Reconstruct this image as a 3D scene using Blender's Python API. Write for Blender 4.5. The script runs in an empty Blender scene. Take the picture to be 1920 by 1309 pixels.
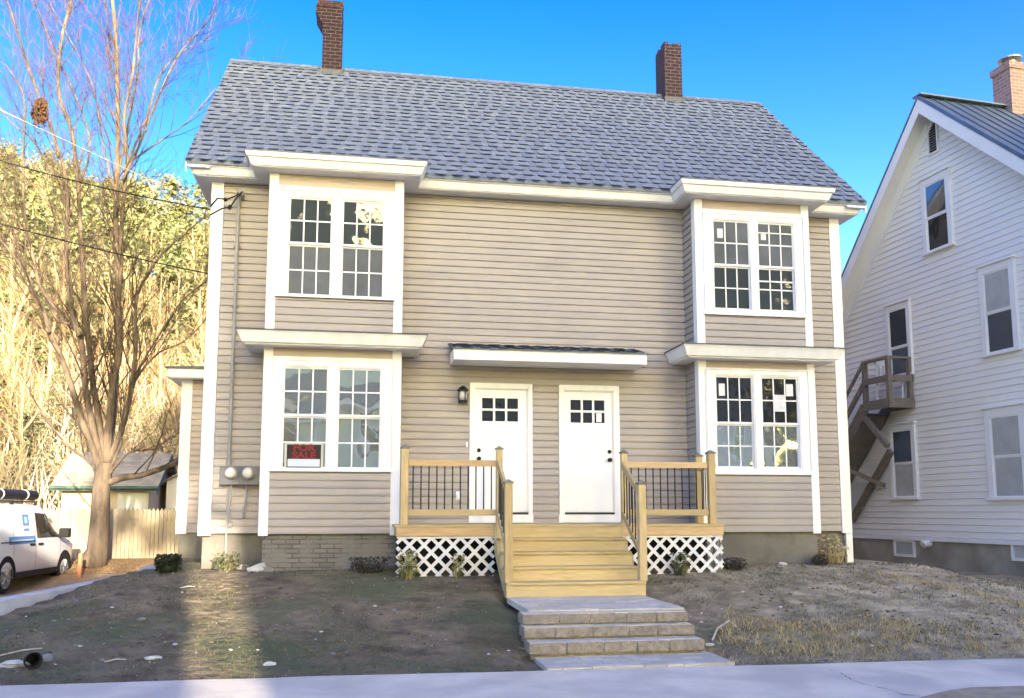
import bpy, math, random
from mathutils import Vector, Matrix, noise
R=math.radians; sin=math.sin; cos=math.cos
rnd=random.Random(7)
sc=bpy.context.scene; COL=sc.collection
# ---------------------------------------------------------------- camera
F=1669.5; CX,CY,CZ=2.358,-14.091,.185; YAW,PIT,PP=.169,.119,105.
fw=Vector((sin(YAW)*cos(PIT),cos(YAW)*cos(PIT),sin(PIT))); rt=Vector((cos(YAW),-sin(YAW),0)); up=rt.cross(fw)
OC=Vector((CX,CY,CZ))
def at(px,py,x=None,y=None,z=None):      # photo pixel -> world point on a known plane
    d=fw+rt*((px-960)/F)-up*((py-654.5-PP)/F)
    t=(x-OC.x)/d.x if x is not None else (y-OC.y)/d.y if y is not None else (z-OC.z)/d.z
    return OC+d*t
cam=bpy.data.cameras.new('camera'); co=bpy.data.objects.new('camera',cam); COL.objects.link(co)
cam.sensor_width=36; cam.lens=F/1920*36; cam.shift_y=PP/1920; cam.clip_end=2000; cam.clip_start=.1
co.matrix_world=Matrix(((rt.x,up.x,-fw.x,CX),(rt.y,up.y,-fw.y,CY),(rt.z,up.z,-fw.z,CZ),(0,0,0,1)))
sc.camera=co
# ---------------------------------------------------------------- light
SAZ,SEL=R(10),R(14.5)                    # the sun stands low behind the camera, a little to the right
sd=Vector((sin(SAZ)*cos(SEL),-cos(SAZ)*cos(SEL),sin(SEL)))
w=bpy.data.worlds.new('World'); sc.world=w; w.use_nodes=True
nt=w.node_tree; bg=nt.nodes['Background']
sky=nt.nodes.new('ShaderNodeTexSky'); sky.sky_type='NISHITA'; sky.sun_disc=False
sky.sun_rotation=R(170); sky.air_density=1.0; sky.dust_density=2.2; sky.ozone_density=2.6
sky.sun_elevation=SEL
gm_=nt.nodes.new('ShaderNodeGamma'); gm_.inputs[1].default_value=1.3; nt.links.new(sky.outputs[0],gm_.inputs[0]); hs_=nt.nodes.new('ShaderNodeHueSaturation'); hs_.inputs[0].default_value=.533; hs_.inputs[1].default_value=1.27; nt.links.new(gm_.outputs[0],hs_.inputs['Color']); tn_=nt.nodes.new('ShaderNodeMix'); tn_.data_type='RGBA'; tn_.blend_type='MULTIPLY'; tn_.inputs[0].default_value=1; tn_.inputs[7].default_value=(1.08,.975,.675,1); nt.links.new(hs_.outputs[0],tn_.inputs[6]); nt.links.new(tn_.outputs[2],bg.inputs[0]); bg.inputs[1].default_value=.15
sl=bpy.data.lights.new('sun','SUN'); sl.energy=4.0; sl.angle=R(.5); sl.color=(1,.85,.66)
so=bpy.data.objects.new('sun',sl); COL.objects.link(so); so.rotation_euler=sd.to_track_quat('Z','Y').to_euler()
vs=sc.view_settings; vs.view_transform='Standard'; vs.look='None'; vs.gamma=1; vs.exposure=2.3; vs.use_curve_mapping=False
# ---------------------------------------------------------------- materials
def M(name,c1,c2=None,sc_=4,rough=.8,bump=0,bscale=None,metal=0,detail=6,stretch=(1,1,1),lo=.35,hi=.65,bd=.02,spec=.18,c3=None,sc3=.6):
    m=bpy.data.materials.new(name); m.use_nodes=True; t=m.node_tree; p=t.nodes['Principled BSDF']
    p.inputs['Roughness'].default_value=rough; p.inputs['Metallic'].default_value=metal
    p.inputs['Specular IOR Level'].default_value=spec
    L=t.links
    tc=t.nodes.new('ShaderNodeTexCoord'); mp=t.nodes.new('ShaderNodeMapping'); mp.inputs['Scale'].default_value=stretch
    L.new(tc.outputs['Object'],mp.inputs[0])
    col=None
    if c2:
        n=t.nodes.new('ShaderNodeTexNoise'); n.inputs['Scale'].default_value=sc_; n.inputs['Detail'].default_value=detail; n.inputs['Roughness'].default_value=.62
        L.new(mp.outputs[0],n.inputs[0])
        r=t.nodes.new('ShaderNodeValToRGB'); r.color_ramp.elements[0].position=lo; r.color_ramp.elements[1].position=hi
        r.color_ramp.elements[0].color=(*c1,1); r.color_ramp.elements[1].color=(*c2,1)
        L.new(n.outputs[0],r.inputs[0]); col=r.outputs[0]
        if c3:
            n3=t.nodes.new('ShaderNodeTexNoise'); n3.inputs['Scale'].default_value=sc3; n3.inputs['Detail'].default_value=4
            L.new(mp.outputs[0],n3.inputs[0]); r3=t.nodes.new('ShaderNodeValToRGB'); r3.color_ramp.elements[0].position=.42; r3.color_ramp.elements[1].position=.62
            L.new(n3.outputs[0],r3.inputs[0]); mx=t.nodes.new('ShaderNodeMix'); mx.data_type='RGBA'
            L.new(r3.outputs[0],mx.inputs[0]); L.new(col,mx.inputs[6]); mx.inputs[7].default_value=(*c3,1); col=mx.outputs[2]
        L.new(col,p.inputs['Base Color'])
    else: p.inputs['Base Color'].default_value=(*c1,1)
    if bump:
        nb_=t.nodes.new('ShaderNodeTexNoise'); nb_.inputs['Scale'].default_value=bscale or sc_*6; nb_.inputs['Detail'].default_value=5
        L.new(mp.outputs[0],nb_.inputs[0]); b=t.nodes.new('ShaderNodeBump'); b.inputs['Strength'].default_value=bump; b.inputs['Distance'].default_value=bd
        L.new(nb_.outputs[0],b.inputs['Height']); L.new(b.outputs[0],p.inputs['Normal'])
    m['p']=1
    return m
def island(m,lo,hi,mix=1.0):              # each loose piece of a mesh gets its own tone
    t=m.node_tree; p=t.nodes['Principled BSDF']; g=t.nodes.new('ShaderNodeNewGeometry')
    r=t.nodes.new('ShaderNodeValToRGB'); r.color_ramp.elements[0].color=(*lo,1); r.color_ramp.elements[1].color=(*hi,1)
    t.links.new(g.outputs['Random Per Island'],r.inputs[0])
    if p.inputs['Base Color'].links:
        src=p.inputs['Base Color'].links[0].from_socket; mx=t.nodes.new('ShaderNodeMix'); mx.data_type='RGBA'; mx.blend_type='MULTIPLY'; mx.inputs[0].default_value=mix
        t.links.new(src,mx.inputs[6]); t.links.new(r.outputs[0],mx.inputs[7]); t.links.new(mx.outputs[2],p.inputs['Base Color'])
    else: t.links.new(r.outputs[0],p.inputs['Base Color'])
    return m
def brickmat(name,c1,c2,mortar,bw=.21,bh=.073,ms=.012,wear=None,bump=.5):
    m=bpy.data.materials.new(name); m.use_nodes=True; t=m.node_tree; p=t.nodes['Principled BSDF']; p.inputs['Roughness'].default_value=.9; L=t.links
    tc=t.nodes.new('ShaderNodeTexCoord'); sx=t.nodes.new('ShaderNodeSeparateXYZ'); L.new(tc.outputs['Object'],sx.inputs[0])
    ad=t.nodes.new('ShaderNodeMath'); L.new(sx.outputs[0],ad.inputs[0]); L.new(sx.outputs[1],ad.inputs[1])
    cb=t.nodes.new('ShaderNodeCombineXYZ'); L.new(ad.outputs[0],cb.inputs[0]); L.new(sx.outputs[2],cb.inputs[1])
    b=t.nodes.new('ShaderNodeTexBrick'); b.inputs['Scale'].default_value=1; b.inputs['Brick Width'].default_value=bw; b.inputs['Row Height'].default_value=bh; b.inputs['Mortar Size'].default_value=ms
    b.inputs['Color1'].default_value=(*c1,1); b.inputs['Color2'].default_value=(*c2,1); b.inputs['Mortar'].default_value=(*mortar,1); b.inputs['Mortar Smooth'].default_value=.3
    L.new(cb.outputs[0],b.inputs[0]); out=b.outputs[0]
    n=t.nodes.new('ShaderNodeTexNoise'); n.inputs['Scale'].default_value=3.2; n.inputs['Detail'].default_value=7; L.new(tc.outputs['Object'],n.inputs[0])
    if wear:
        r=t.nodes.new('ShaderNodeValToRGB'); r.color_ramp.elements[0].position=.42; r.color_ramp.elements[1].position=.6; L.new(n.outputs[0],r.inputs[0])
        mx=t.nodes.new('ShaderNodeMix'); mx.data_type='RGBA'; L.new(r.outputs[0],mx.inputs[0]); L.new(out,mx.inputs[6]); mx.inputs[7].default_value=(*wear,1); out=mx.outputs[2]
    L.new(out,p.inputs['Base Color'])
    bp=t.nodes.new('ShaderNodeBump'); bp.inputs['Strength'].default_value=bump; bp.inputs['Distance'].default_value=.01; bp.invert=True
    L.new(b.outputs['Fac'],bp.inputs['Height']); L.new(bp.outputs[0],p.inputs['Normal'])
    return m
def glassmat(name,base,rough=.02,ior=1.9,wob=.25,wscale=2.2):
    m=bpy.data.materials.new(name); m.use_nodes=True; t=m.node_tree; p=t.nodes['Principled BSDF']
    p.inputs['Base Color'].default_value=(*base,1); p.inputs['Roughness'].default_value=rough; p.inputs['IOR'].default_value=ior
    tc=t.nodes.new('ShaderNodeTexCoord'); n=t.nodes.new('ShaderNodeTexNoise'); n.inputs['Scale'].default_value=wscale; n.inputs['Detail'].default_value=1.5
    t.links.new(tc.outputs['Object'],n.inputs[0]); b=t.nodes.new('ShaderNodeBump'); b.inputs['Strength'].default_value=wob; b.inputs['Distance'].default_value=.05
    t.links.new(n.outputs[0],b.inputs['Height']); t.links.new(b.outputs[0],p.inputs['Normal'])
    return m
WHITE=M('white_trim',(.83,.83,.82),(.87,.87,.865),2.4,.5,.05,40,stretch=(5,5,.5),detail=8,c3=(.78,.775,.76),sc3=.7)
SIDE=island(M('tan_vinyl_siding',(.365,.333,.305),(.402,.367,.334),1.3,.55,.05,60),(.94,.94,.945),(1,1,1))
FRZ=M('tan_frieze_panel',(.50,.42,.36),(.53,.45,.385),2,.6)
VINYLW=M('white_soffit',(.74,.74,.74),(.68,.68,.68),5,.6)
ROOFM=M('asphalt_shingle',(.18,.212,.275),(.25,.285,.35),26,.85,.4,160,detail=8,c3=(.21,.245,.31),sc3=.9)
island(ROOFM,(.80,.80,.82),(1,1,1))
ROOFB=M('shingle_painted_shade',(.075,.092,.13),(.11,.13,.17),30,.95)  # dark tone painted in as shade at the tab edges
ROOFD=M('shingle_edge',(.10,.11,.13),(.15,.16,.18),20,.9)
CONC=M('foundation_parge',(.13,.122,.10),(.23,.215,.18),2.2,.95,.5,30,c3=(.14,.135,.12),sc3=1.1)
OLDBR=brickmat('parged_old_brick',(.22,.205,.18),(.15,.14,.125),(.10,.094,.084),.2,.068,.012,(.19,.18,.16),.6)
CHB=brickmat('dark_red_brick',(.026,.011,.016),(.019,.009,.013),(.085,.06,.07),.2,.075,.010)
CHB2=brickmat('sooty_brick',(.036,.016,.023),(.027,.013,.02),(.105,.08,.09),.2,.075,.010)
SOOT=M('soot_black_brick',(.035,.025,.025),(.09,.05,.05),6,.95,.6,20)
PT=M('treated_pine',(.54,.42,.205),(.68,.54,.29),3.5,.7,.25,22,stretch=(1,6,6),detail=8,c3=(.58,.47,.25),sc3=.8)
PTV=M('treated_pine_post',(.56,.435,.21),(.70,.55,.295),3.5,.7,.25,22,stretch=(6,6,1),detail=8)
PTR=M('reddish_pine_rail',(.58,.41,.21),(.70,.51,.28),3.5,.7,.25,22,stretch=(1,6,6),detail=8)
def objtone(m,lo):            # every board its own tone
    t=m.node_tree; p=t.nodes['Principled BSDF']; o_=t.nodes.new('ShaderNodeObjectInfo'); rp=t.nodes.new('ShaderNodeValToRGB'); rp.color_ramp.elements[0].color=(lo,lo*.97,lo*.93,1); rp.color_ramp.elements[1].color=(1,1,1,1)
    t.links.new(o_.outputs['Random'],rp.inputs[0]); src=p.inputs['Base Color'].links[0].from_socket; mx=t.nodes.new('ShaderNodeMix'); mx.data_type='RGBA'; mx.blend_type='MULTIPLY'; mx.inputs[0].default_value=1
    t.links.new(src,mx.inputs[6]); t.links.new(rp.outputs[0],mx.inputs[7]); t.links.new(mx.outputs[2],p.inputs['Base Color'])
for q in (PT,PTV,PTR): objtone(q,.80)
CAPM=M('grey_post_cap',(.16,.145,.125),(.26,.24,.20),9,.8)
BLK=M('black_metal',(.012,.012,.013),(.02,.02,.02),8,.4)
LATT=M('white_lattice',(.78,.78,.77),(.72,.72,.71),5,.6)
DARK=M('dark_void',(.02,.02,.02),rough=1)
GREY=M('meter_grey',(.19,.20,.205),(.15,.155,.16),5,.5)
COND=M('grey_conduit',(.33,.33,.33),(.25,.25,.25),6,.5)
GL_HI=glassmat('window_glass',(.05,.06,.065),.02,1.55,.35,2.0)
GL_LO=glassmat('window_glass_lower',(.62,.68,.64),.02,1.6,.32,1.1); GL_LO.node_tree.nodes['Principled BSDF'].inputs['Metallic'].default_value=.75; GL_LO.node_tree.nodes['Principled BSDF'].inputs['Base Color'].default_value=(.52,.57,.53,1)
SCREEN=M('insect_screen',(.085,.095,.105),(.13,.14,.155),1.6,.7)
GLD=glassmat('dark_glass',(.02,.022,.025),.05,1.7,.15,3)
GLN=glassmat('neighbour_glass',(.06,.07,.085),.03,2.0,.08,1.5)
BLIND=M('drawn_blind',(.42,.42,.38),(.5,.5,.46),3,.8)
# ---------------------------------------------------------------- mesh tools
class MB:
    def __init__(s): s.v=[]; s.f=[]; s.m={}
    def pts(s,vs,fs):
        n=len(s.v); s.v+= [tuple(q) for q in vs]; s.f+=[tuple(n+i for i in q) for q in fs]; return s
    def quad(s,*p): return s.pts(p,[tuple(range(len(p)))])
    def hexa(s,p): return s.pts(p,[(0,3,2,1),(4,5,6,7),(0,1,5,4),(1,2,6,5),(2,3,7,6),(3,0,4,7)])
    def box(s,x0,x1,y0,y1,z0,z1):
        if x0>x1:x0,x1=x1,x0
        if y0>y1:y0,y1=y1,y0
        if z0>z1:z0,z1=z1,z0
        return s.hexa([(x0,y0,z0),(x1,y0,z0),(x1,y1,z0),(x0,y1,z0),(x0,y0,z1),(x1,y0,z1),(x1,y1,z1),(x0,y1,z1)])
    def beam(s,a,b,w,h,upv=(0,0,1)):       # rectangular bar from a to b
        a=Vector(a);b=Vector(b);d=(b-a).normalized();u=Vector(upv); sd_=d.cross(u)
        if sd_.length<1e-4: sd_=d.cross(Vector((1,0,0)))
        sd_.normalize(); u=sd_.cross(d).normalized(); p=[]
        for q in (a,b):
            for i,j in ((-1,-1),(1,-1),(1,1),(-1,1)): p.append(q+sd_*(i*w/2)+u*(j*h/2))
        return s.hexa(p)
    def tube(s,pts,rad,n=8,cap=True):
        pts=[Vector(p) for p in pts]; N=len(pts)
        if not isinstance(rad,(list,tuple)): rad=[rad]*N
        base=len(s.v); prev=None
        for i,p in enumerate(pts):
            d=(pts[min(i+1,N-1)]-pts[max(i-1,0)]).normalized()
            if prev is None:
                a=Vector((0,0,1)) if abs(d.z)<.9 else Vector((1,0,0)); u=d.cross(a).normalized()
            else:
                u=prev-d*prev.dot(d)
                u=u.normalized() if u.length>1e-5 else d.orthogonal().normalized()
            prev=u; v=d.cross(u)
            for k in range(n):
                a=2*math.pi*k/n; s.v.append(tuple(p+(u*cos(a)+v*sin(a))*rad[i]))
        for i in range(N-1):
            for k in range(n):
                a=base+i*n+k;b=base+i*n+(k+1)%n; s.f.append((a,b,b+n,a+n))
        if cap: s.f.append(tuple(base+k for k in reversed(range(n)))); s.f.append(tuple(base+(N-1)*n+k for k in range(n)))
        return s
    def prism(s,poly,d):                   # polygon (3d points) extruded by vector d
        d=Vector(d); n=len(poly); A=[Vector(p) for p in poly]; B=[p+d for p in A]
        return s.pts(A+B,[tuple(reversed(range(n))),tuple(range(n,2*n))]+[(i,(i+1)%n,n+(i+1)%n,n+i) for i in range(n)])
    def lathe(s,c,prof,n=16,axis='z'):
        c=Vector(c); base=len(s.v)
        for r,h in prof:
            for k in range(n):
                a=2*math.pi*k/n
                q=(r*cos(a),r*sin(a),h) if axis=='z' else (r*cos(a),h,r*sin(a))
                s.v.append(tuple(c+Vector(q)))
        for i in range(len(prof)-1):
            for k in range(n):
                a=base+i*n+k;b=base+i*n+(k+1)%n; s.f.append((a,b,b+n,a+n))
        s.f.append(tuple(base+k for k in reversed(range(n)))); s.f.append(tuple(base+(len(prof)-1)*n+k for k in range(n)))
        return s
    def rock(s,c,r,sq=(1,1,.6),seed=0,n=7):
        q=random.Random(seed); vs=[];fs=[]; m=5
        off=Vector((q.random()*50,q.random()*50,0))
        for i in range(m+1):
            th=math.pi*i/m
            for k in range(n):
                a=2*math.pi*k/n+i*.3; d=Vector((sin(th)*cos(a),sin(th)*sin(a),cos(th)))
                rr=r*(1+.45*noise.noise(d*1.3+off))
                vs.append(Vector(c)+Vector((d.x*sq[0],d.y*sq[1],d.z*sq[2]))*rr)
        for i in range(m):
            for k in range(n):
                a=i*n+k;b=i*n+(k+1)%n; fs.append((a,b,b+n,a+n))
        return s.pts(vs,fs)
    def build(s,name,mat,par=None,smooth=False,bevel=0,world=True,mat2=None):
        me=bpy.data.meshes.new(name)
        off=Vector((0,0,0))
        if par is not None and world: off=ORG.get(par.name,Vector((0,0,0)))
        me.from_pydata([tuple(Vector(v)-off) for v in s.v] if off.length>0 else s.v,[],s.f); me.validate(); me.update()
        me.materials.append(mat)
        if mat2:
            me.materials.append(mat2)
            for i_ in s.m: me.polygons[i_].material_index=1
        o=bpy.data.objects.new(name,me); COL.objects.link(o)
        if smooth: me.polygons.foreach_set('use_smooth',[True]*len(me.polygons))
        if bevel:
            b=o.modifiers.new('bevel','BEVEL'); b.width=bevel; b.segments=1; b.limit_method='ANGLE'
        if par is not None: o.parent=par; ORG[o.name]=off
        return o
ORG={}
def tag(o,label=None,cat=None,group=None,kind=None):
    if label: o['label']=label
    if cat: o['category']=cat
    if group: o['group']=group
    if kind: o['kind']=kind
    return o
def thing(name,label,cat,loc=(0,0,0),rz=0,group=None):
    o=bpy.data.objects.new(name,None); COL.objects.link(o); o.location=loc; o.rotation_euler=(0,0,rz); o.empty_display_size=.2
    if rz==0: ORG[o.name]=Vector(loc)
    return tag(o,label,cat,group)
def copy_tree(o,par=None):
    c=o.copy(); COL.objects.link(c)
    if par is not None: c.parent=par
    for ch in list(o.children): copy_tree(ch,c)
    return c
def lettering(name,txt,size,mat,par,loc,rot,sx=1,align='CENTER'):
    cu=bpy.data.curves.new(name,'FONT'); cu.body=txt; cu.size=size; cu.align_x=align; cu.extrude=.001; cu.offset=.004*size/.1
    t=bpy.data.objects.new(name+'_tmp',cu); COL.objects.link(t)
    dg=bpy.context.evaluated_depsgraph_get(); me=bpy.data.meshes.new_from_object(t.evaluated_get(dg)); bpy.data.objects.remove(t)
    me.materials.clear(); me.materials.append(mat)
    o=bpy.data.objects.new(name,me); COL.objects.link(o); o.parent=par; off=ORG.get(par.name,Vector((0,0,0)))
    o.location=Vector(loc)-off; o.rotation_euler=rot; o.scale=(sx,1,1); return o
def smooth(a,b,x):
    t=min(1,max(0,(x-a)/(b-a))); return t*t*(3-2*t)
LAPR=random.Random(99)
def lap(mb,p0,du,n,u0,u1,z0,z1,holes=(),h=.113,t=.021,zref=-.142):
    # horizontal lap siding on a wall: p0 origin, du along, n outward; holes = (u0,u1,z0,z1)
    p0=Vector(p0);du=Vector(du);n=Vector(n)
    k=math.floor((z0-zref)/h); 
    while zref+k*h<z1-1e-4:
        a=max(z0,zref+k*h); b=min(z1,zref+(k+1)*h); k+=1
        if b-a<.004: continue
        spans=[(u0,u1)]
        for q in holes:
            if q[2]<b-.002 and q[3]>a+.002:
                ns=[]
                for s0,s1 in spans:
                    if q[0]>s0: ns.append((s0,min(s1,q[0])))
                    if q[1]<s1: ns.append((max(s0,q[1]),s1))
                spans=[x for x in ns if x[1]-x[0]>.002]
        ns=[]
        for s0,s1 in spans:
            while s1-s0>4.2:
                q_=s0+LAPR.uniform(1.6,3.4); ns.append((s0,q_)); s0=q_+.0015
            ns.append((s0,s1))
        spans=ns; g=min(.019,(b-a)*.3)
        prof=[(.0,a),(t,a),(t*.93,a+(b-a)*.35),(t*.42,b-g),(.0,b-g*.45),(0,b)]
        for s0,s1 in spans:
            vs=[]
            for o_,z in prof:
                for u in (s0,s1): vs.append(p0+du*u+n*o_+Vector((0,0,z)))
            mb.pts(vs,[(2*i,2*i+1,2*i+3,2*i+2) for i in range(len(prof)-1)])
    return mb
def sweep(mb,path,prof,closed=False):      # plan polyline (axis aligned jogs), profile = (outward offset, z)
    P=[Vector((p[0],p[1])) for p in path]; N=len(P); rows=[]
    for o_,z in prof:
        row=[]
        for i,p in enumerate(P):
            d1=(P[i]-P[i-1]).normalized() if i>0 else (P[1]-P[0]).normalized()
            d2=(P[i+1]-P[i]).normalized() if i<N-1 else d1
            n1=Vector((d1.y,-d1.x)); n2=Vector((d2.y,-d2.x)); m=(n1+n2); m=m/(1+n1.dot(n2)) 
            q=p+m*o_; row.append((q.x,q.y,z))
        rows.append(row)
    for a,b in zip(rows,rows[1:]):
        for i in range(N-1): mb.quad(a[i],a[i+1],b[i+1],b[i])
    for row in (0,N-1): mb.quad(*[r[row] for r in rows])
    return mb
# ---------------------------------------------------------------- terrain
def kerbx(y): return -.75+(y-.3)*(1.15/2.6) if y<.3 else -.75-(y-.3)*.12
def hillz(x,y):
    if y<15: return 0
    top=27-.30*max(-60,min(80,x+27)); top=max(top,5)
    r=math.hypot(x,y)
    return top*smooth(15,82,y)**.9+1.2*noise.noise(Vector((x*.06,y*.06,3)))*smooth(20,40,y)
def H(x,y):
    lawn=-.665-.725*smooth(-.7,-5.6,y)**.85
    if y<-5.0: lawn=min(lawn,-1.385)
    lawn+=.020*noise.noise(Vector((x*1.1,y*1.1,0)))*smooth(-5.2,-4.6,y)+.012*noise.noise(Vector((x*4,y*4,5)))*smooth(-5.2,-4.6,y)
    drive=-1.38+.46*smooth(5.4,8.5,y)
    if y<-5: drive=-1.40
    nb_=-.98-.04*noise.noise(Vector((x*.5,y*.5,2)))-.4*smooth(-1.5,-6,y)
    z=lawn
    if 4.05<x<6.5 and y<-4.45: z=-1.40; lawn=z
    elif 4.15<x<6.2 and y<-2.3: z=min(z,-1.05)
    if y>-.5: z=-.67-.02*max(0,min(8,y))*0+.012*noise.noise(Vector((x*3,y*3,5)))
    kx=kerbx(y)
    tl=smooth(kx+.05,kx-.12,x); z=z*(1-tl)+drive*tl
    z-= .16*smooth(kx+1.3,kx+.1,x)*smooth(.2,-1.8,y)*(1-tl)*smooth(-5.2,-4,y)
    tr_=smooth(11.2,12.6,x-.0*y); z=z*(1-tr_)+nb_*tr_
    if y>11: z=-.90+ (z+.90)*smooth(14,11,y)
    if y<-8.2: z=-1.52
    elif y<-5.2: z=-1.39-(.0 if y>-7.6 else .13*smooth(-7.6,-8.2,y))
    return z+hillz(x,y)
def axis(lo,hi,segs):
    out=[];x=lo
    for end,step in segs:
        while x<end-1e-6: out.append(x); x+=step
        x=end
    out.append(hi); return out
xs=axis(-400,500,[(-100,30),(-44,6),(-8,1.5),(-4,.35),(16,.14),(24,1),(60,6),(500,40)])
ys=axis(-300,600,[(-60,30),(-14,4),(-8.4,.7),(-5.4,.2),(.6,.11),(12,.5),(110,4),(600,40)])
g=MB(); nx=len(xs)
g.v=[(x,y,H(x,y)) for y in ys for x in xs]
g.f=[(j*nx+i,j*nx+i+1,(j+1)*nx+i+1,(j+1)*nx+i) for j in range(len(ys)-1) for i in range(nx-1)]
SOIL=M('lawn_soil',(.070,.055,.032),(.285,.228,.140),2.2,.95,1.0,9,bd=.07,detail=10,lo=.3,hi=.68,c3=(.115,.125,.062),sc3=.8)
HILL=M('leaf_litter',(.30,.19,.085),(.50,.36,.17),.35,.95,.8,3,detail=9)
# lawn near, leaf litter beyond the back yard: chosen by position
def groundmat():
    m=SOIL; t=m.node_tree; L=t.links; p=t.nodes['Principled BSDF']; src=p.inputs['Base Color'].links[0].from_socket
    tc=t.nodes.new('ShaderNodeTexCoord'); sx=t.nodes.new('ShaderNodeSeparateXYZ'); L.new(tc.outputs['Object'],sx.inputs[0])
    def ramp(out,a,b):
        r=t.nodes.new('ShaderNodeMapRange'); r.inputs[1].default_value=a; r.inputs[2].default_value=b; L.new(out,r.inputs[0]); return r.outputs[0]
    n=t.nodes.new('ShaderNodeTexNoise'); n.inputs['Scale'].default_value=3; n.inputs['Detail'].default_value=8; L.new(tc.outputs['Object'],n.inputs[0])
    n2=t.nodes.new('ShaderNodeTexNoise'); n2.inputs['Scale'].default_value=30; n2.inputs['Detail'].default_value=4; L.new(tc.outputs['Object'],n2.inputs[0])
    r2=t.nodes.new('ShaderNodeValToRGB'); r2.color_ramp.elements[0].color=(.10,.065,.035,1); r2.color_ramp.elements[1].color=(.38,.25,.12,1); r2.color_ramp.elements[0].position=.35; r2.color_ramp.elements[1].position=.65; L.new(n2.outputs[0],r2.inputs[0])
    r3=t.nodes.new('ShaderNodeValToRGB'); r3.color_ramp.elements[0].color=(.27,.225,.135,1); r3.color_ramp.elements[1].color=(.55,.465,.30,1); r3.color_ramp.elements[0].position=.35; r3.color_ramp.elements[1].position=.7; L.new(n.outputs[0],r3.inputs[0])
    def mix(f,a,b):
        x=t.nodes.new('ShaderNodeMix'); x.data_type='RGBA'; L.new(f,x.inputs[0]); L.new(a,x.inputs[6]); L.new(b,x.inputs[7]); return x.outputs[2]
    a=mix(ramp(sx.outputs[1],3.0,4.6),src,r2.outputs[0])
    # drier, paler turf on the right half of the lawn and next door
    ad=t.nodes.new('ShaderNodeMath'); ad.operation='MULTIPLY_ADD'; L.new(n.outputs[0],ad.inputs[0]); ad.inputs[1].default_value=5; L.new(sx.outputs[0],ad.inputs[2])
    c=mix(ramp(ad.outputs[0],6.8,13.0),a,r3.outputs[0])
    L.new(c,p.inputs['Base Color'])
groundmat()
tag(g.build('lawn',SOIL,smooth=True),kind='structure')
# pavement in front: concrete flags, cracked
SW=M('sidewalk_concrete',(.72,.655,.49),(.85,.77,.58),2.5,.9,.35,60,detail=8,c3=(.62,.565,.44),sc3=1.1)
sw=MB(); xx=[-40+i*1.0 for i in range(41)]+[1+i*.25 for i in range(60)]+[16+i for i in range(30)]
edge=lambda x:-5.22-.045*max(0,x-2)*.6-.012*sin(x*2.1)+.04*noise.noise(Vector((x*1.7,0,9)))
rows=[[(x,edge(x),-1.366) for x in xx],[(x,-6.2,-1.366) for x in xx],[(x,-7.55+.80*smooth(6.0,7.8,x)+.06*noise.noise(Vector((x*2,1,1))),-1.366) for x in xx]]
for a,b in zip(rows,rows[1:]):
    for i in range(len(xx)-1): sw.quad(b[i],b[i+1],a[i+1],a[i])
tag(sw.build('sidewalk',SW),kind='structure')
VERGE=M('tan_verge',(.36,.29,.17),(.50,.42,.27),5,.95,.8,40,detail=8)  # tan strip beyond the pavement, wider towards the right
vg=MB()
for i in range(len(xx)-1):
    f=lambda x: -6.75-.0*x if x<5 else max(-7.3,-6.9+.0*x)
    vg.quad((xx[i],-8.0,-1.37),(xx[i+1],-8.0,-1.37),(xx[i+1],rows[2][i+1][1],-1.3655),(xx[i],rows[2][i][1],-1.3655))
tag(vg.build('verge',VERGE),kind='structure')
ASPH=M('street_asphalt',(.05,.05,.052),(.09,.09,.09),6,.9,.5,60)
rd=MB().box(-150,200,-20.,-8.35,-1.6,-1.49); tag(rd.build('street',ASPH),kind='structure')
DRV=M('driveway_gravel',(.20,.18,.15),(.34,.30,.24),7,.95,.8,40,c3=(.42,.27,.13),sc3=.8)
dv=MB()
for j in range(24):
    y0=-5.2+j*.5;y1=y0+.5
    for i in range(8):
        xa=lambda y,i: (kerbx(y)-.16)+(-5.0)*(i/8)
        dv.quad((xa(y0,i+1),y0,H(xa(y0,i+1),y0)+.012),(xa(y0,i),y0,H(xa(y0,i),y0)+.012),(xa(y1,i),y1,H(xa(y1,i),y1)+.012),(xa(y1,i+1),y1,H(xa(y1,i+1),y1)+.012))
tag(dv.build('driveway',DRV),kind='structure')
# ---------------------------------------------------------------- the duplex
W=10.6; ZS=-.142; ZSOF=5.333; B=.543; L1,R1,L2,R2=.925,2.942,7.735,9.740; DEP=7.156
house=thing('duplex_house','tan vinyl sided two storey duplex with white trim, bay windows and two white doors','house',(5.3,0,-.7))
DH=[(4.072,5.092,-.0,2.24),(5.533,6.549,-.0,2.24)]
wm=MB()
lap(wm,(0,0,0),(1,0,0),(0,-1,0),.17,W-.17,ZS,ZSOF,[(a+.02,b-.02,.0,d-.02) for a,b,c,d in DH])
lap(wm,(0,0,0),(0,1,0),(-1,0,0),.12,DEP-.1,ZS,ZSOF); lap(wm,(W,0,0),(0,1,0),(1,0,0),.12,DEP-.1,ZS,ZSOF); lap(wm,(0,DEP,0),(1,0,0),(0,1,0),.1,W-.1,ZS,ZSOF)
for x,s in ((0,-1),(W,1)):                 # gable ends
    wm.quad((x,0,ZSOF),(x,DEP,ZSOF),(x,DEP/2,9.05))
wm.box(.03,W-.03,.06,DEP-.03,ZS-.02,ZSOF+.1)
wm.build('wall',SIDE,house)
fm=MB().box(.04,W-.04,.05,DEP-.05,-1.6,ZS-.0005); fm.build('foundation',CONC,house)
bf=MB(); 
bf.box(L1+.05,R1-.03,-B+.04,.045,-1.2,ZS-.001); bf.build('bay_foundation',OLDBR,house)
bf=MB().box(L2+.05,R2-.03,-B+.04,.045,-1.2,ZS-.001); bf.build('bay_foundation',CONC,house)
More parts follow.
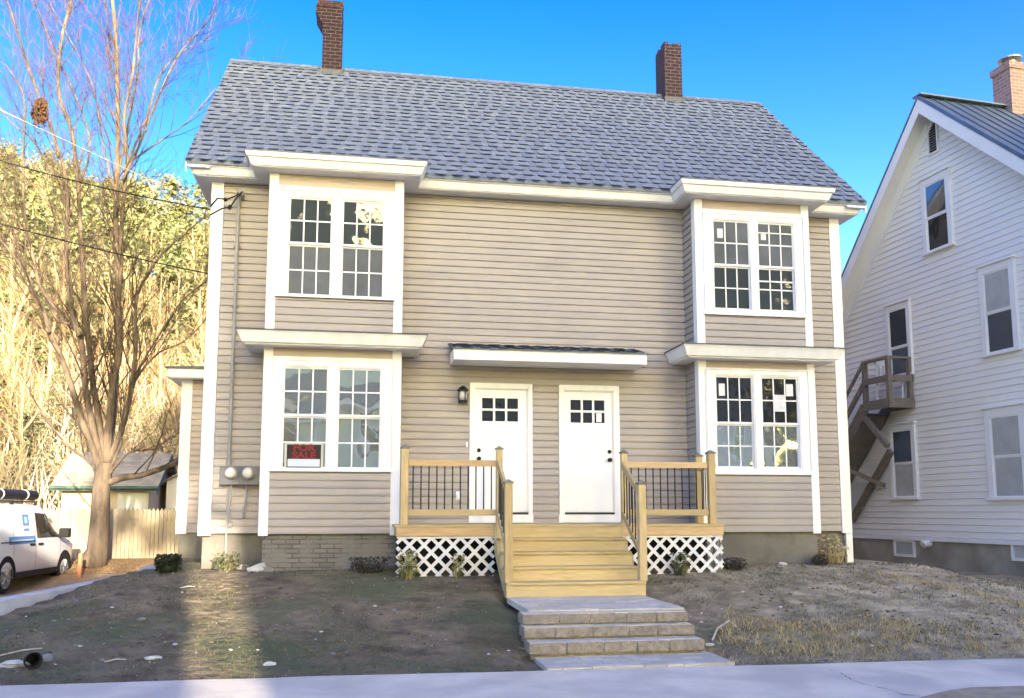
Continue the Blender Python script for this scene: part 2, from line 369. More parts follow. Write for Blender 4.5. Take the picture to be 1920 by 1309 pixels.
for x0,x1,z0 in ((-.022,.165,-.177),(W-.165,W+.022,-.66)):
    c=MB().box(x0,x1,-.024,.03,z0 if x0<1 else -.18,ZSOF); 
    c.box(x0 if x0<1 else x1-.022,x0+.022 if x0<1 else x1,.03,.17,-.177,ZSOF)
    if x0>1: c.box(x0+.07,x1,-.016,.05,-.70,-.18)
    c.build('corner_board',WHITE,house,bevel=.004)
# eaves, jogging out round the upper bays
path=[(0,DEP/2*0+1.2),(0,0),(L1,0),(L1,-B),(R1,-B),(R1,0),(L2,0),(L2,-B),(R2,-B),(R2,0),(W,0),(W,1.2)]
prof=[(.0,ZSOF),(.235,ZSOF+.004),(.24,ZSOF+.02),(.262,ZSOF+.02),(.305,5.455),(.33,5.468),(.352,5.535),(.352,5.546),(.1,5.56)]
sweep(MB(),path,prof[1:8]).build('fascia',WHITE,house)
sweep(MB(),path,[(-.02,ZSOF-.002),(.24,ZSOF)]).build('soffit',VINYLW,house)
# roof
EY,EZ,RY,RZ=-.362,5.545,DEP/2,9.196
u=Vector((0,RY-EY,RZ-EZ)); SL=u.length; u.normalize(); nrm=Vector((0,-u.z,u.y))
rm=MB()
X0,X1=-.37,W+.37
def slab(mb,a,b,x0,x1,t=.06):
    a=Vector(a);b=Vector(b); mb.hexa([(x0,a.y,a.z-t),(x1,a.y,a.z-t),(x1,a.y,a.z),(x0,a.y,a.z),(x0,b.y,b.z-t),(x1,b.y,b.z-t),(x1,b.y,b.z),(x0,b.y,b.z)])
slab(rm,(0,EY,EZ),(0,RY,RZ),X0,X1); slab(rm,(0,DEP+.362,EZ),(0,RY-.001,RZ-.001),X0,X1)
cs=.205; ncs=int(SL/cs); rr=random.Random(3)
def shingles(mb,E,u,nrm,x0,x1,n,cs):
    for i in range(n):
        x=x0-rr.random()*.2; hi_=False
        while x<x1:
            hi_=not hi_; ww=rr.uniform(.13,.19) if hi_ else rr.uniform(.07,.12); a,b=max(x,x0),min(x+ww,x1); x+=ww
            if b-a<.01: continue
            t=(.021 if hi_ else .008); s0=i*cs; s1=s0+cs+.012
            p=lambda xx_,s,h: Vector((xx_,E[1],E[2]))+u*s+nrm*h
            mb.pts([p(a,s0,.001),p(b,s0,.001),p(b,s0,t),p(a,s0,t),p(b,s1,.0035),p(a,s1,.0035),p(a,s1,-.002),p(b,s1,-.002)],[(3,2,4,5),(0,3,5,6),(1,7,4,2)])
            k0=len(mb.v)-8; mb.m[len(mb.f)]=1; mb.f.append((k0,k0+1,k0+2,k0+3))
            if t>.015:               # dark band like the print, painting in the shade under a raised tab
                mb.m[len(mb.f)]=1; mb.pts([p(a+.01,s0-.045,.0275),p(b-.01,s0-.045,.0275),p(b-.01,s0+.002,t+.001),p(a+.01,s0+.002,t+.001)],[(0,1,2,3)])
shingles(rm,(0,EY,EZ),u,nrm,X0,X1,ncs,cs)
# flat shoulders of roofing over the upper bays and a ridge cap
for a,b in ((L1,R1),(L2,R2)): rm.box(a-.36,b+.36,-B-.36,EY+.3,5.535,5.552)
x=X0
while x<X1-.05:
    e=min(x+.28,X1); t=.012
    for sgn in (-1,1):
        p=[(x,RY,RZ+.035),(e,RY,RZ+.022),(e,RY+sgn*.13,RZ-.098),(x,RY+sgn*.13,RZ-.085)]
        rm.quad(*p)
    x+=.14
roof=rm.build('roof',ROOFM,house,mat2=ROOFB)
for (x0,x1,x2,x3) in ((X0+.006,X0+.03,X0+.03,-.0),(X1-.03,X1-.006,W,X1-.03)):
    rk=MB()
    for ya,yb in ((EY,RY),(DEP-EY,RY)):
        rk.hexa([(x0,ya,EZ-.2),(x1,ya,EZ-.2),(x1,ya,EZ-.061),(x0,ya,EZ-.061),(x0,yb,RZ-.2),(x1,yb,RZ-.2),(x1,yb,RZ-.061),(x0,yb,RZ-.061)])
        slab(rk,(0,ya,EZ-.1),(0,yb,RZ-.1),x2,x3,.02)
    rk.build('rake_board',WHITE,house)
ch=MB().box(1.44,1.83,3.3,3.86,8.5,10.0)
fl=[(1.44,10.0),(1.385,10.1),(1.33,10.2),(1.29,10.27),(1.285,10.34),(1.33,10.46)]
for (xa,za),(xb,zb) in zip(fl,fl[1:]): ch.hexa([(xa,3.295,za),(1.832,3.295,za),(1.832,3.865,za),(xa,3.865,za),(xb,3.295,zb),(1.828,3.295,zb),(1.828,3.865,zb),(xb,3.865,zb)])
c1=ch.build('chimney',CHB,roof); tag(c1,'dark red brick chimney with flared sooty top')
MB().box(1.50,1.78,3.36,3.8,10.455,10.475).build('flue_opening',DARK,c1)
MB().box(1.33,1.845,3.285,3.4,10.36,10.50).build('sooty_course',SOOT,c1)
MB().box(1.41,1.86,3.26,3.30,8.75,9.02).build('flashing',ROOFD,c1)
ch=MB()
rr2=random.Random(5)
ch.box(8.665,9.055,3.3,3.88,8.5,10.22)
for i in range(4):
    for j in range(5):
        x0=8.665+i*.0975; y0=3.3+j*.116; ch.box(x0,x0+.0955,y0,y0+.114,10.22,10.22+rr2.choice((.02,.05,.07,.075)))
c2=ch.build('chimney',CHB2,roof); tag(c2,'straight brick chimney with ragged dark top course')
MB().box(8.64,9.08,3.26,3.3,8.75,9.02).build('flashing',ROOFD,c2)
# bays
def pxr(a,b,yy,k): return (at(*a,y=yy)[k]+at(*b,y=yy)[k])/2
bays=[ # l, r, z casing top, z casing bottom, z soffit, z base, sashes
 (L1,R1,5.135,3.42,ZSOF,2.83,((544.7,372,538.4,550.3),(621.3,374,620,553.8),(645,378.5,639,554.5),(719,382.5,718.7,558.8)),458.6,'SR'),
 (L2,R2,5.165,3.40,ZSOF,2.83,((1338,415.5,1339.7,578.5),(1405,418,1406,579.8),(1421.5,419.3,1423.7,580.7),(1487,422,1489,583)),499,'RS'),
 (L1,R1,2.49,.79,2.625,-.14,((535,690,526.6,877),(614,691.7,611,877.7),(637.7,693.5,630,877.7),(714.4,695.4,711,878)),780.5,'RR'),
 (L2,R2,2.505,.79,2.625,-.14,((1342.7,707.8,1345.3,875.3),(1410.5,709,1413,876.4),(1428.9,709,1431.4,876.4),(1495.6,709.6,1498.5,877.5)),795,'SR')]
WIN=[]
for bi,(l,r,zt,zb,zs,z0,S,mr,kinds) in enumerate(bays):
    yb=-B; upper=bi<2
    cb=.125
    for a,b,c in ((l-.012,l+cb,0),(r-cb,r+.012,1)):
        bd=MB().box(a,b,yb-.022,yb+.05,z0-(.03 if not upper else 0),zs)
        if c: bd.box(r-.012,r+.0125,yb+.05,yb+.14,z0,zs)
        else: bd.box(l-.0125,l+.012,yb+.05,yb+.14,z0,zs)
        bd.build('bay_corner_board',WHITE,house,bevel=.004)
    sw_=MB(); lap(sw_,(0,yb,0),(1,0,0),(0,-1,0),l+cb,r-cb,z0,zb-.02)
    lap(sw_,(l,0,0),(0,1,0),(-1,0,0),yb+.13,-.018,z0,zs); lap(sw_,(r,0,0),(0,1,0),(1,0,0),yb+.13,-.018,z0,zs)
    sw_.box(l+.01,r-.01,yb+.1,-.02,z0+.005,zs-.005)
    sw_.build('bay_wall',SIDE,house)
    fz=MB().box(l+cb,r-cb,yb-.004,yb+.05,zt,zs); fz.box(l+cb,r-cb,yb-.011,yb+.05,zt+.0,zt+(zs-zt)*.42); fz.build('frieze_panel',FRZ,house)
    xs_=[(at(p[0],p[1],y=yb).x+at(p[2],p[3],y=yb).x)/2 for p in S]
    ztop=sum(at(p[0],p[1],y=yb).z for p in S)/4+.012; zbot=sum(at(p[2],p[3],y=yb).z for p in S)/4-.01
    zm=at((S[0][0]+S[1][0])/2,mr,y=yb).z
    units=[(xs_[0]-.03,xs_[1]+.03),(xs_[2]-.03,xs_[3]+.03)]
    zt2,zb2=ztop+.03,zbot-.03
    cz=MB(); y0,y1=yb-.03,yb+.09
    cz.box(l+cb,r-cb,y0,y1,zt2,zt); cz.box(l+cb,r-cb,y0,y1,zb,zb2)
    cz.box(l+cb,units[0][0],y0,y1,zb2,zt2); cz.box(units[0][1],units[1][0],y0,y1,zb2,zt2); cz.box(units[1][1],r-cb,y0,y1,zb2,zt2)
    cz.box(l+cb-.03,r-cb+.03,yb-.05,yb-.029,zb-.018,zb+.03)     # sill nosing
    # flat trim raised on the casing
    a,b=units[0][0]-.16,units[1][1]+.16
    cz.box(a,b,y0-.012,y0+.001,zt2+.075,zt2+.09); cz.box(a,a+.014,y0-.012,y0+.001,zb+.05,zt2+.075); cz.box(b-.014,b,y0-.012,y0+.001,zb+.05,zt2+.075)
    cz.build('window_casing',WHITE,house,bevel=.003)
    for ui,(a,b) in enumerate(units):
        fr=MB(); ft=.02
        fr.box(a,a+ft,y0+.012,y1,zb2,zt2); fr.box(b-ft,b,y0+.012,y1,zb2,zt2); fr.box(a+ft,b-ft,y0+.012,y1,zt2-ft,zt2); fr.box(a+ft,b-ft,y0+.012,y1,zb2,zb2+ft)
        wn_=fr.build('window',WHITE,house); WIN.append(wn_)
        for which in (0,1):
            za,zb_=(zm,zt2-ft) if which==0 else (zb2+ft,zm)
            ys0=yb+(.005 if which==0 else .03); ia,ib=a+ft+.001,b-ft-.001
            s=MB(); st=.02
            s.box(ia,ia+st,ys0,ys0+.028,za,zb_); s.box(ib-st,ib,ys0,ys0+.028,za,zb_)
            s.box(ia+st,ib-st,ys0,ys0+.028,zb_-st-.006,zb_); s.box(ia+st,ib-st,ys0-.003,ys0+.03,za,za+st+.014)
            wq=(ib-ia-2*st)
            for k in (1,2): s.box(ia+st+wq*k/3-.0105,ia+st+wq*k/3+.0105,ys0+.009,ys0+.022,za+st,zb_-st)
            hm=(za+zb_)/2+.004; s.box(ia+st,ib-st,ys0+.007,ys0+.0235,hm-.0105,hm+.0105)
            s.build('upper_sash' if which==0 else 'lower_sash',WHITE,wn_)
            k=kinds[which]; mt=SCREEN if k=='S' else (GL_HI if upper else GL_LO)
            if bi==0: mt=GL_HI if which==0 else SCREEN
            if bi==1: mt=SCREEN if which==0 else GL_HI
            if bi==2: mt=GL_LO
            if bi==3: mt=GLD if which==0 else GL_LO
            pn=MB().box(ia+st-.002,ib-st+.002,ys0+.012,ys0+.019,za+st-.002,zb_-st+.002).build('pane',mt,wn_)
    if bi==1:   # the right unit's sash stands dropped, a second rail shows below the meeting rail
        a,b=units[1]; zz=at(1455,528,y=yb).z
        MB().box(a+.022,b-.022,yb+.02,yb+.031,zz-.012,zz+.012).build('dropped_rail',WHITE,WIN[-1]); zz=at(1455,438,y=yb).z
        MB().box(a+.022,b-.022,yb+.0,yb+.012,zz-.009,zz+.009).build('dropped_rail',WHITE,WIN[-1])
# skirt roofs between the storeys
for l,r in ((L1,R1),(L2,R2)):
    pth=[(l,-.005),(l,-B),(r,-B),(r,-.005)]
    if l==L2: pth=[(l,-.005),(l,-B),(r,-B),(r,-.005)]
    pr_=[(.255,2.622),(.262,2.64),(.30,2.65),(.355,2.775),(.372,2.80),(.372,2.815),(.34,2.82)]
    sweep(MB(),pth,pr_).build('bay_fascia',WHITE,house)
    sweep(MB(),pth,[(-.01,2.624),(.256,2.622)]).build('bay_soffit',VINYLW,house)
    sweep(MB(),pth,[(.385,2.812),(.385,2.832),(.022,2.885)]).build('bay_roof',ROOFD,house)
# entry canopy
cm=MB(); CXa,CXb=3.745,6.825
cm.box(CXa,CXb,-.665,-.64,2.505,2.685); cm.box(CXa,CXa+.02,-.64,-.02,2.505,2.69); cm.box(CXb-.02,CXb,-.64,-.02,2.505,2.69); cm.box(CXa+.02,CXb-.02,-.64,-.02,2.512,2.53)
cm.build('canopy_fascia',WHITE,house)
k=MB(); yE=-.70; Ec=(0,yE,2.682); uc=Vector((0,.68,.185)); lc=uc.length; uc.normalize(); nc=Vector((0,-uc.z,uc.y))
k.hexa([(CXa-.03,yE,2.670),(CXb+.03,yE,2.670),(CXb+.03,yE,2.684),(CXa-.03,yE,2.684),(CXa-.03,-.018,2.855),(CXb+.03-.12,-.018,2.855),(CXb+.03-.12,-.018,2.869),(CXa-.03,-.018,2.869)])
shingles(k,(0,yE,2.682),uc,nc,CXa-.03,CXb-.05,5,.134)
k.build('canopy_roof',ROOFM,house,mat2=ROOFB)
# doors
DOORM=M('white_door_paint',(.80,.81,.82),(.77,.78,.79),2,.35,.03,8)
for di,(a,b,sx0,sx1,lx0,lx1,lz0,lz1) in enumerate(((4.072,5.092,4.155,5.02,4.275,4.862,1.625,2.0),(5.533,6.549,5.622,6.447,5.733,6.306,1.625,2.0))):
    f=MB(); f.box(a,sx0-.004,-.04,.06,.135,2.24); f.box(sx1+.004,b,-.04,.06,.135,2.24); f.box(sx0-.004,sx1+.004,-.04,.06,2.155,2.24)
    f.box(a-.01,b+.01,-.032,.05,.006,.135)
    f.box(sx0-.004,sx0+.012,-.02,.06,.17,2.155); f.box(sx1-.012,sx1+.004,-.02,.06,.17,2.155); f.box(sx0+.012,sx1-.012,-.02,.06,2.14,2.155)
    d=MB(); y0,y1=-.004,.04; z0,z1=.172,2.138; s0,s1=sx0+.014,sx1-.014
    d.box(s0,s1,y0,y1,z0,lz0); d.box(s0,s1,y0,y1,lz1,z1); d.box(s0,lx0,y0,y1,lz0,lz1); d.box(lx1,s1,y0,y1,lz0,lz1)
    for i in (1,2):
        x=lx0+(lx1-lx0)*i/3; d.box(x-.018,x+.018,y0+.002,y1,lz0,lz1)
    zz=(lz0+lz1)/2; d.box(lx0,lx1,y0+.0035,y1,zz-.018,zz+.018)
    d.box(s0+.06,s1-.06,y0-.006,y0+.001,1.425,1.44)
    door=d.build('door',DOORM,house,bevel=.003)
    f.build('door_frame',WHITE,door,bevel=.003)
    MB().box(lx0-.002,lx1+.002,.02,.028,lz0-.002,lz1+.002).build('pane',GLD,door)
    MB().box(sx0,sx1,-.03,.05,.136,.169).build('threshold',M('threshold_dark',(.05,.045,.04),rough=.5),door)
    hx=s0+.055 if di==0 else s1-.055
    MB().lathe((hx,-.004,1.155),[(.032,0),(.032,-.012),(.022,-.022)],14,'y').build('deadbolt',BLK,door,smooth=False)
    MB().lathe((hx,-.004,1.02),[(.034,0),(.034,-.008),(.014,-.015),(.014,-.035),(.03,-.042),(.033,-.058),(.022,-.07)],14,'y').build('knob',BLK,door,smooth=True)
    if di==1:
        MB().box(6.17,6.26,.0185,.0195,1.645,1.79).build('paper_notice',M('paper',(.8,.8,.78),rough=.8),door)
# wall lantern by the left door
lx,lz=3.95,2.04
lb=MB().box(lx-.05,lx+.05,-.04,-.012,lz+.0,lz+.12); lb.box(lx-.015,lx+.015,-.13,-.03,lz+.085,lz+.115)
lb.lathe((lx,-.13,lz),[(.015,.13),(.06,.10),(.095,.06),(.095,.05),(.06,.05)],12); lb.lathe((lx,-.13,lz),[(.075,-.145),(.075,-.115),(.05,-.1)],12)
for a in range(4):
    th=a*math.pi/2+.4; p=Vector((lx+.075*cos(th),-.13+.075*sin(th),0)); lb.tube([p+Vector((0,0,lz+.055)),p+Vector((0,0,lz-.12))],.008,5)
lan=lb.build('wall_lantern',BLK,house)
MB().lathe((lx,-.13,lz),[(.058,-.1),(.062,-.05),(.058,.05)],12).build('lantern_glass',M('clear_lamp_glass',(.62,.60,.55),(.5,.5,.47),8,.1),lan,smooth=True)
# meter box with two meters, conduits and service head
mb_=MB().box(.285,.875,-.17,-.015,.585,.865); mb_.box(.57,.58,-.176,-.17,.59,.86); mb_.box(.29,.87,-.178,-.17,.845,.865)
mbx=mb_.build('meter_box',GREY,house,bevel=.006)
for x in (.455,.705):
    MB().lathe((x,-.17,.755),[(.095,0),(.095,-.03),(.082,-.035)],18,'y').build('meter_ring',COND,mbx)
    MB().lathe((x,-.2,.755),[(.08,0),(.078,-.06),(.06,-.085),(.03,-.095)],18,'y').build('meter_dial',M('meter_glass',(.72,.70,.64),(.6,.58,.5),12,.15),mbx,smooth=True)
cdm=MB().tube([(.40,-.075,.86),(.40,-.075,5.05)],.026,10); cdm.tube([(.40,-.075,.865),(.40,-.075,.98)],.04,10)
cdm.tube([(.40,-.075,5.05),(.41,-.09,5.13),(.44,-.16,5.15)],[.036,.05,.055],10)
for z in (1.75,2.45,3.35,4.3): cdm.box(.345,.455,-.055,-.016,z-.015,z+.015)
cd=cdm.build('conduit',COND,house,smooth=False)
MB().tube([(.44,-.15,5.14),(.36,-.2,5.05),(.25,-.24,4.98),(.1,-.2,5.0),(-.02,-.05,4.92)],.013,6).tube([(.46,-.17,5.14),(.38,-.24,5.0),(.3,-.25,4.85),(.18,-.26,4.82),(-.02,-.05,4.78)],.013,6).tube([(.25,-.24,4.98),(.2,-.235,4.97)],.03,6).tube([(.31,-.25,4.88),(.28,-.25,4.82)],.03,6).build('service_drop',BLK,cd)
lc_=MB().tube([(.45,-.1,.6),(.45,-.08,.42),(.42,-.06,.25),(.435,-.05,.02)],.018,8); lc_.tube([(.68,-.1,.6),(.67,-.08,.4),(.64,-.06,.22),(.635,-.05,.08)],.016,8); lc_.tube([(.40,-.06,.6),(.40,-.06,-.72)],.014,8)
lc_.lathe((.44,-.02,.0),[(.05,0),(.05,-.03),(.02,-.03)],10,'y')
lc_.build('ground_conduit',COND,house)
MB().box(3.86,3.93,-.05,-.016,.36,.50).box(3.875,3.915,-.075,-.05,.38,.45).build('outlet_cover',WHITE,house,bevel=.004)
MB().box(4.02,4.045,-.03,-.012,1.2,1.28).build('doorbell',WHITE,house)
# window stickers, paper
PAP=M('paper_sticker',(.72,.73,.74),(.62,.63,.65),9,.7)
for (x0,y0,x1,y1,w_) in ((1348,719,1360,742,6),(1474,720,1488,743,7),(1450,740,1474,772,7),(1345,428,1356,446,2),(1427,436,1437,450,3)):
    a=at(x0,y0,y=-B);b=at(x1,y1,y=-B)
    MB().box(a.x,b.x,-B+.0125,-B+.0145,b.z,a.z).build('window_sticker',PAP,WIN[w_])
# rear left wing
an=MB(); AY=3.2; lap(an,(-.93,AY,0),(1,0,0),(0,-1,0),.16,.93,-.20,2.63); lap(an,(-.93,AY,0),(0,1,0),(-1,0,0),.1,4,-.2,2.63); an.box(-.9,.0,AY+.03,DEP,-.22,2.63)
anx=an.build('side_wing',M('tan_siding_wing',(.40,.345,.30),(.45,.385,.335),1.3,.55,.05,60),house)
aw=MB().box(-.95,-.76,AY-.024,AY+.03,-.22,2.63); aw.box(-.95,-.925,AY+.03,AY+.18,-.22,2.63); aw.build('wing_corner_board',WHITE,anx)
MB().box(-1.16,-.022,AY-.28,DEP,2.63,2.65).box(-1.16,-.022,AY-.3,AY-.27,2.65,2.80).box(-1.18,-1.15,AY-.3,DEP,2.65,2.80).build('wing_fascia',WHITE,anx)
MB().hexa([(-1.2,AY-.33,2.80),(-.024,AY-.33,2.80),(-.024,DEP,2.80),(-1.2,DEP,2.80),(-1.2,AY-.33,2.83),(-.024,AY-.33,2.87),(-.024,DEP,3.1),(-1.2,DEP,3.06)]).build('wing_roof',ROOFD,anx)
MB().box(-.9,.02,AY+.02,DEP,-1.6,-.2).build('wing_foundation',CONC,anx)
# FOR SALE sign in the lower left window
a=at(538,833,y=-B);b=at(601,877,y=-B); SY=-B+.024
sg=thing('for_sale_sign','black and red FOR SALE sign with blank white lower strip, in lower left bay window','sign',((a.x+b.x)/2,SY,b.z))
zm_=b.z+(a.z-b.z)*.37
MB().box(a.x,b.x,SY,SY+.006,b.z,a.z).build('sign_board',M('sign_black',(.035,.02,.022),rough=.5),sg)
MB().box(a.x+.015,b.x-.015,SY-.003,SY-.0005,b.z+.015,zm_).build('blank_strip',M('sign_white',(.55,.62,.72),rough=.5),sg)
SR=M('sign_red',(.20,.022,.025),rough=.5)
cxs=(a.x+b.x)/2
lettering('lettering','FOR',.135,SR,sg,(cxs,SY-.003,zm_+.125),(math.pi/2,0,0),1.25)
lettering('lettering','SALE',.135,SR,sg,(cxs,SY-.003,zm_+.012),(math.pi/2,0,0),1.2)
MB().box(a.x-.035,a.x,SY+.002,SY+.007,b.z,a.z+.03).box(b.x,b.x+.035,SY+.002,SY+.007,b.z,a.z+.03).box(a.x,b.x,SY+.002,SY+.007,a.z,a.z+.03).build('sign_border',M('sign_clear_edge',(.45,.5,.45),rough=.5),sg)
# ---------------------------------------------------------------- porch
porch=thing('wooden_porch','new pale pine entry porch with black balusters, steps and white lattice skirt','porch',(5.3,-1,-.9))
DX0,DX1,DY=2.88,7.73,-1.39
dk=MB(); n=10; bw=(1.39-.03)/n
for i in range(n):
    y1=-.045-i*bw; dk.box(DX0-.03 if y1<-B-.03 else R1+.015,DX1+.02 if y1<-B-.03 else L2-.015,y1-bw+.006,y1,-.035,0)
dk.build('decking',PT,porch,bevel=.003)
for q in ((DX0,4.29,DY,DY+.036),(6.14,DX1,DY,DY+.036),(DX1-.036,DX1,DY+.037,-B-.05),(DX0,DX0+.036,DY+.037,-B-.05)): MB().box(*q,-.165,-.0355).build('skirt_board',PTR,porch,bevel=.003)
def post(x,y,z0,z1,w=.105):
    p=MB().box(x-w/2,x+w/2,y-w/2,y+w/2,z0,z1).build('post',PTV,porch,bevel=.006)
    c=MB().box(x-w/2-.012,x+w/2+.012,y-w/2-.012,y+w/2+.012,z1,z1+.022)
    a=w/2+.004; c.pts([(x-a,y-a,z1+.022),(x+a,y-a,z1+.022),(x+a,y+a,z1+.022),(x-a,y+a,z1+.022),(x,y,z1+.06)],[(0,1,4),(1,2,4),(2,3,4),(3,0,4)])
    c.build('post_cap',CAPM,p)
PY=DY+.05
post(2.985,PY,0.0,1.075); post(4.345,PY,0,1.075,.09); post(6.215,PY,0,1.04,.09); post(7.575,PY,0,1.05); post(7.66,-.62,0,1.05)
NY=-2.385
post(4.305,NY,-.74,.555,.105); post(6.14,NY,-.74,.555,.105)
def rail(a,b,z,name,w=.04,h=.09,m=PTR): MB().beam((a[0],a[1],z),(b[0],b[1],z),w,h).build(name,m,porch,bevel=.004)
BAL=[]
def bal(x,y,z0,z1):
    MB().tube([(x,y,z0),(x,y,z1)],.0095,8).build('baluster',BLK,porch)
for a,b in (((3.04,PY),(4.30,PY)),((6.26,PY),(7.52,PY))):
    rail(a,b,.875,'top_rail'); rail(a,b,.17,'bottom_rail',m=PT)
    m_=11
    for i in range(m_): x=a[0]+(b[0]-a[0])*(i+.6)/(m_+.2); bal(x,PY,.215,.83)
rail((7.66,PY+.06),(7.66,-.67),.875,'top_rail'); rail((7.66,PY+.06),(7.66,-.67),.17,'bottom_rail',m=PT)
for i in range(4): bal(7.66,PY+.16+i*.14,.215,.83)
RI,TR=.1845,.259
for x in (4.325,6.175):
    yo=NY; MB().beam((x,PY-.045,.88),(x,NY+.05,.36),.04,.095).build('hand_rail',PT,porch,bevel=.004)
    MB().beam((x,PY-.045,.17),(x,NY+.05,-.48),.04,.08).build('stair_bottom_rail',PT,porch,bevel=.004)
    for i in range(7):
        t=(i+.7)/7.4; y=PY-.045+(NY+.05-PY+.045)*t; bal(x,y,.17-.65*t+.045,.88-.52*t-.05)
SX0,SX1=4.27,6.165
for k in range(5):
    yf=DY-k*TR; z=-(k+1)*RI
    # riser below nosing k
    MB().box(SX0+(.0 if k==4 else .03),SX1-(.0 if k==4 else .03),yf-.018,yf+.0,z+.0 if k<4 else z-.02,z+RI-.037).build('riser',PT,porch,bevel=.002)
    if k<4:
        MB().box(SX0+(0 if k==3 else .035),SX1-(0 if k==3 else .035),yf-TR-.045,yf-.0185,z-.036,z).build('tread',PT,porch,bevel=.005)
MB().box(SX0,SX1,DY-.03,DY-.0,-.036,.0005).build('nosing',PT,porch,bevel=.004)
for x in (SX0,SX1-.035):
    poly=[(x,DY+.02,-.037),(x,DY+.02,-.36)]+[(x,DY-4*TR+.01,-.94)]+[(x,DY-4*TR+.01,-5*RI+RI-.04)]
    pts=[(x,DY+.02,-.037),(x,DY-.0,-.037)]
    for k in range(4): pts+=[(x,DY-k*TR-.02,-(k+1)*RI-.037),(x,DY-(k+1)*TR-.0,-(k+1)*RI-.037)]
    pts+=[(x,DY-4*TR+.0,-.94),(x,DY-3.4*TR,-.94),(x,DY+.02,-.38)]
    MB().prism(pts,(.034,0,0)).build('stringer',PT,porch)
def lattice(x0,x1,z0,z1,y,ax='x'):
    mb=MB(); sp=.205; wd_=.047
    for dirn,yo in ((1,0),(-1,.008)):
        c=-3.0
        while c<(x1-x0)+3:
            # line: x = x0 + c + dirn*(z-z0)
            h=z1-z0; pts=[]
            t0,t1=0,h
            f=lambda t: x0+c+dirn*t
            lo,hi=(x0-c-x0,x1-c-x0) if dirn>0 else (-(x1-c-x0),-(x0-c-x0))
            t0=max(t0,lo);t1=min(t1,hi)
            if t1-t0>.03:
                a=Vector((f(t0),y+yo,z0+t0)); b=Vector((f(t1),y+yo,z0+t1))
                if ax=='y': a=Vector((y+yo,a.x,a.z)); b=Vector((y+yo,b.x,b.z))
                mb.beam(a,b,wd_ if False else .007,wd_,(0,0,1)) if False else mb.beam(a,b,wd_,.007,(0,-1,0) if ax=='x' else (-1,0,0))
            c+=sp
    for za,zb in ((z1-.03,z1),):
        if ax=='x': mb.box(x0,x1,y-.008,y+.015,za,zb)
    mb.build('lattice',LATT,porch)
lattice(DX0+.01,4.27,-.80,-.166,DY+.03); lattice(6.16,DX1-.01,-.80,-.166,DY+.03)
lattice(DY+.05,-B-.06,-.8,-.166,DX1-.02,'y')
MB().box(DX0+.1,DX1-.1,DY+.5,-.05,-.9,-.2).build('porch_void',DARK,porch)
# ---------------------------------------------------------------- concrete block steps
STN=M('split_block',(.235,.205,.155),(.39,.345,.275),16,.95,.9,70,detail=8); 
STT=island(M('paver_top',(.62,.575,.465),(.73,.68,.555),7,.9,.4,60,detail=8,c3=(.67,.62,.505),sc3=1.2),(.78,.78,.76),(1,1,1))
def pavers(mb,x0,x1,y0,y1,z,sk0=0,sk1=0):
    rr=random.Random(int(abs(x0*100+y0*37)))
    rows_=max(1,round((y1-y0)/.145)); h=(y1-y0)/rows_
    for j in range(rows_):
        x=x0-rr.random()*.15; ya=y0+j*h
        while x<x1:
            wq=rr.choice((.18,.24,.3)); a,b=max(x,x0),min(x+wq,x1); x+=wq
            if b-a<.02: continue
            dz=rr.uniform(-.003,.003); mb.box(a+.004,b-.004,ya+.004,ya+h-.004,z-.07,z+dz)
steps=thing('block_steps','grey concrete block steps and paver landings leading to the wooden stairs','steps',(5.05,-4,-1.36))
p0=at(957,1122,z=-.925);p1=at(1215,1120,z=-.925)
l=MB(); pavers(l,4.27,6.12,-4.02,-2.46,-.925); l.build('upper_landing',STT,steps)
def stepblk(x0,x1,y0,y1,z,h=.115):
    s=MB(); n=random.Random(int(x0*1000)); x=x0
    wq=(x1-x0)/5
    cuts=[x0]+[x0+wq*(i+n.uniform(-.12,.12)) for i in range(1,5)]+[x1]
    for a,b in zip(cuts,cuts[1:]): s.box(a+.003,b-.003,y0+n.uniform(0,.006),y1,z-h,z+n.uniform(-.003,.003))
    s.build('step',STN,steps,bevel=.008)
    t=MB(); pavers(t,x0+.015,x1-.015,y0+.02,y1-.01,z+.008); t.build('step_top',STT,steps)
    MB().box(x0+.03,x1-.03,y0+.045,y1,z-h-.06,z-h-.001).build('step_bed',STN,steps)
stepblk(at(979,1156,y=-4.24).x,at(1290.5,1148,y=-4.24).x,-4.24,-3.95,-.95,.105); stepblk(at(982,1177,y=-4.40).x,at(1303,1168,y=-4.40).x,-4.40,-4.1,-1.073,.105); stepblk(at(992,1205,y=-4.62).x,at(1322,1200,y=-4.62).x,-4.62,-4.3,-1.205,.115)
l=MB(); pavers(l,4.22,6.19,-5.24,-4.36,-1.352); l.build('lower_landing',STT,steps)
# ---------------------------------------------------------------- white house next door
NA=R(95.1); NW=Vector((cos(NA),sin(NA),0)); NN=Vector((-NW.y,NW.x,0)); NPT=Vector((14.1,.64,0))
def nsz(px,py,o=0):
    d=fw+rt*((px-960)/F)-up*((py-654.5-PP)/F); P0=NPT+NN*o
    P=OC+d*((P0-OC).dot(NN)/d.dot(NN)); return ((P-NPT).dot(NW),P.z)
NWH=M('white_clapboard',(.90,.87,.80),(.86,.82,.74),1.2,.6,.06,50,c3=(.88,.855,.80),sc3=.7)
NTR=M('neighbour_trim',(.88,.86,.82),(.84,.82,.78),3,.6)
MET=M('blue_grey_metal_roof',(.13,.17,.22),(.17,.21,.26),2,.38,metal=.35)
nbh=thing('white_house','white clapboard gabled house with blue grey metal roof, at the right edge','house',NPT,NA)
PKS,PKZ,KR,KF=1.2,8.60,1.10,.913
SA,SB,DP=-2.9,6.2,9.5
def nzr(s): return PKZ-(s-PKS)*KR if s>PKS else PKZ-(PKS-s)*KF
wl=MB(); h=.128; z=-.33
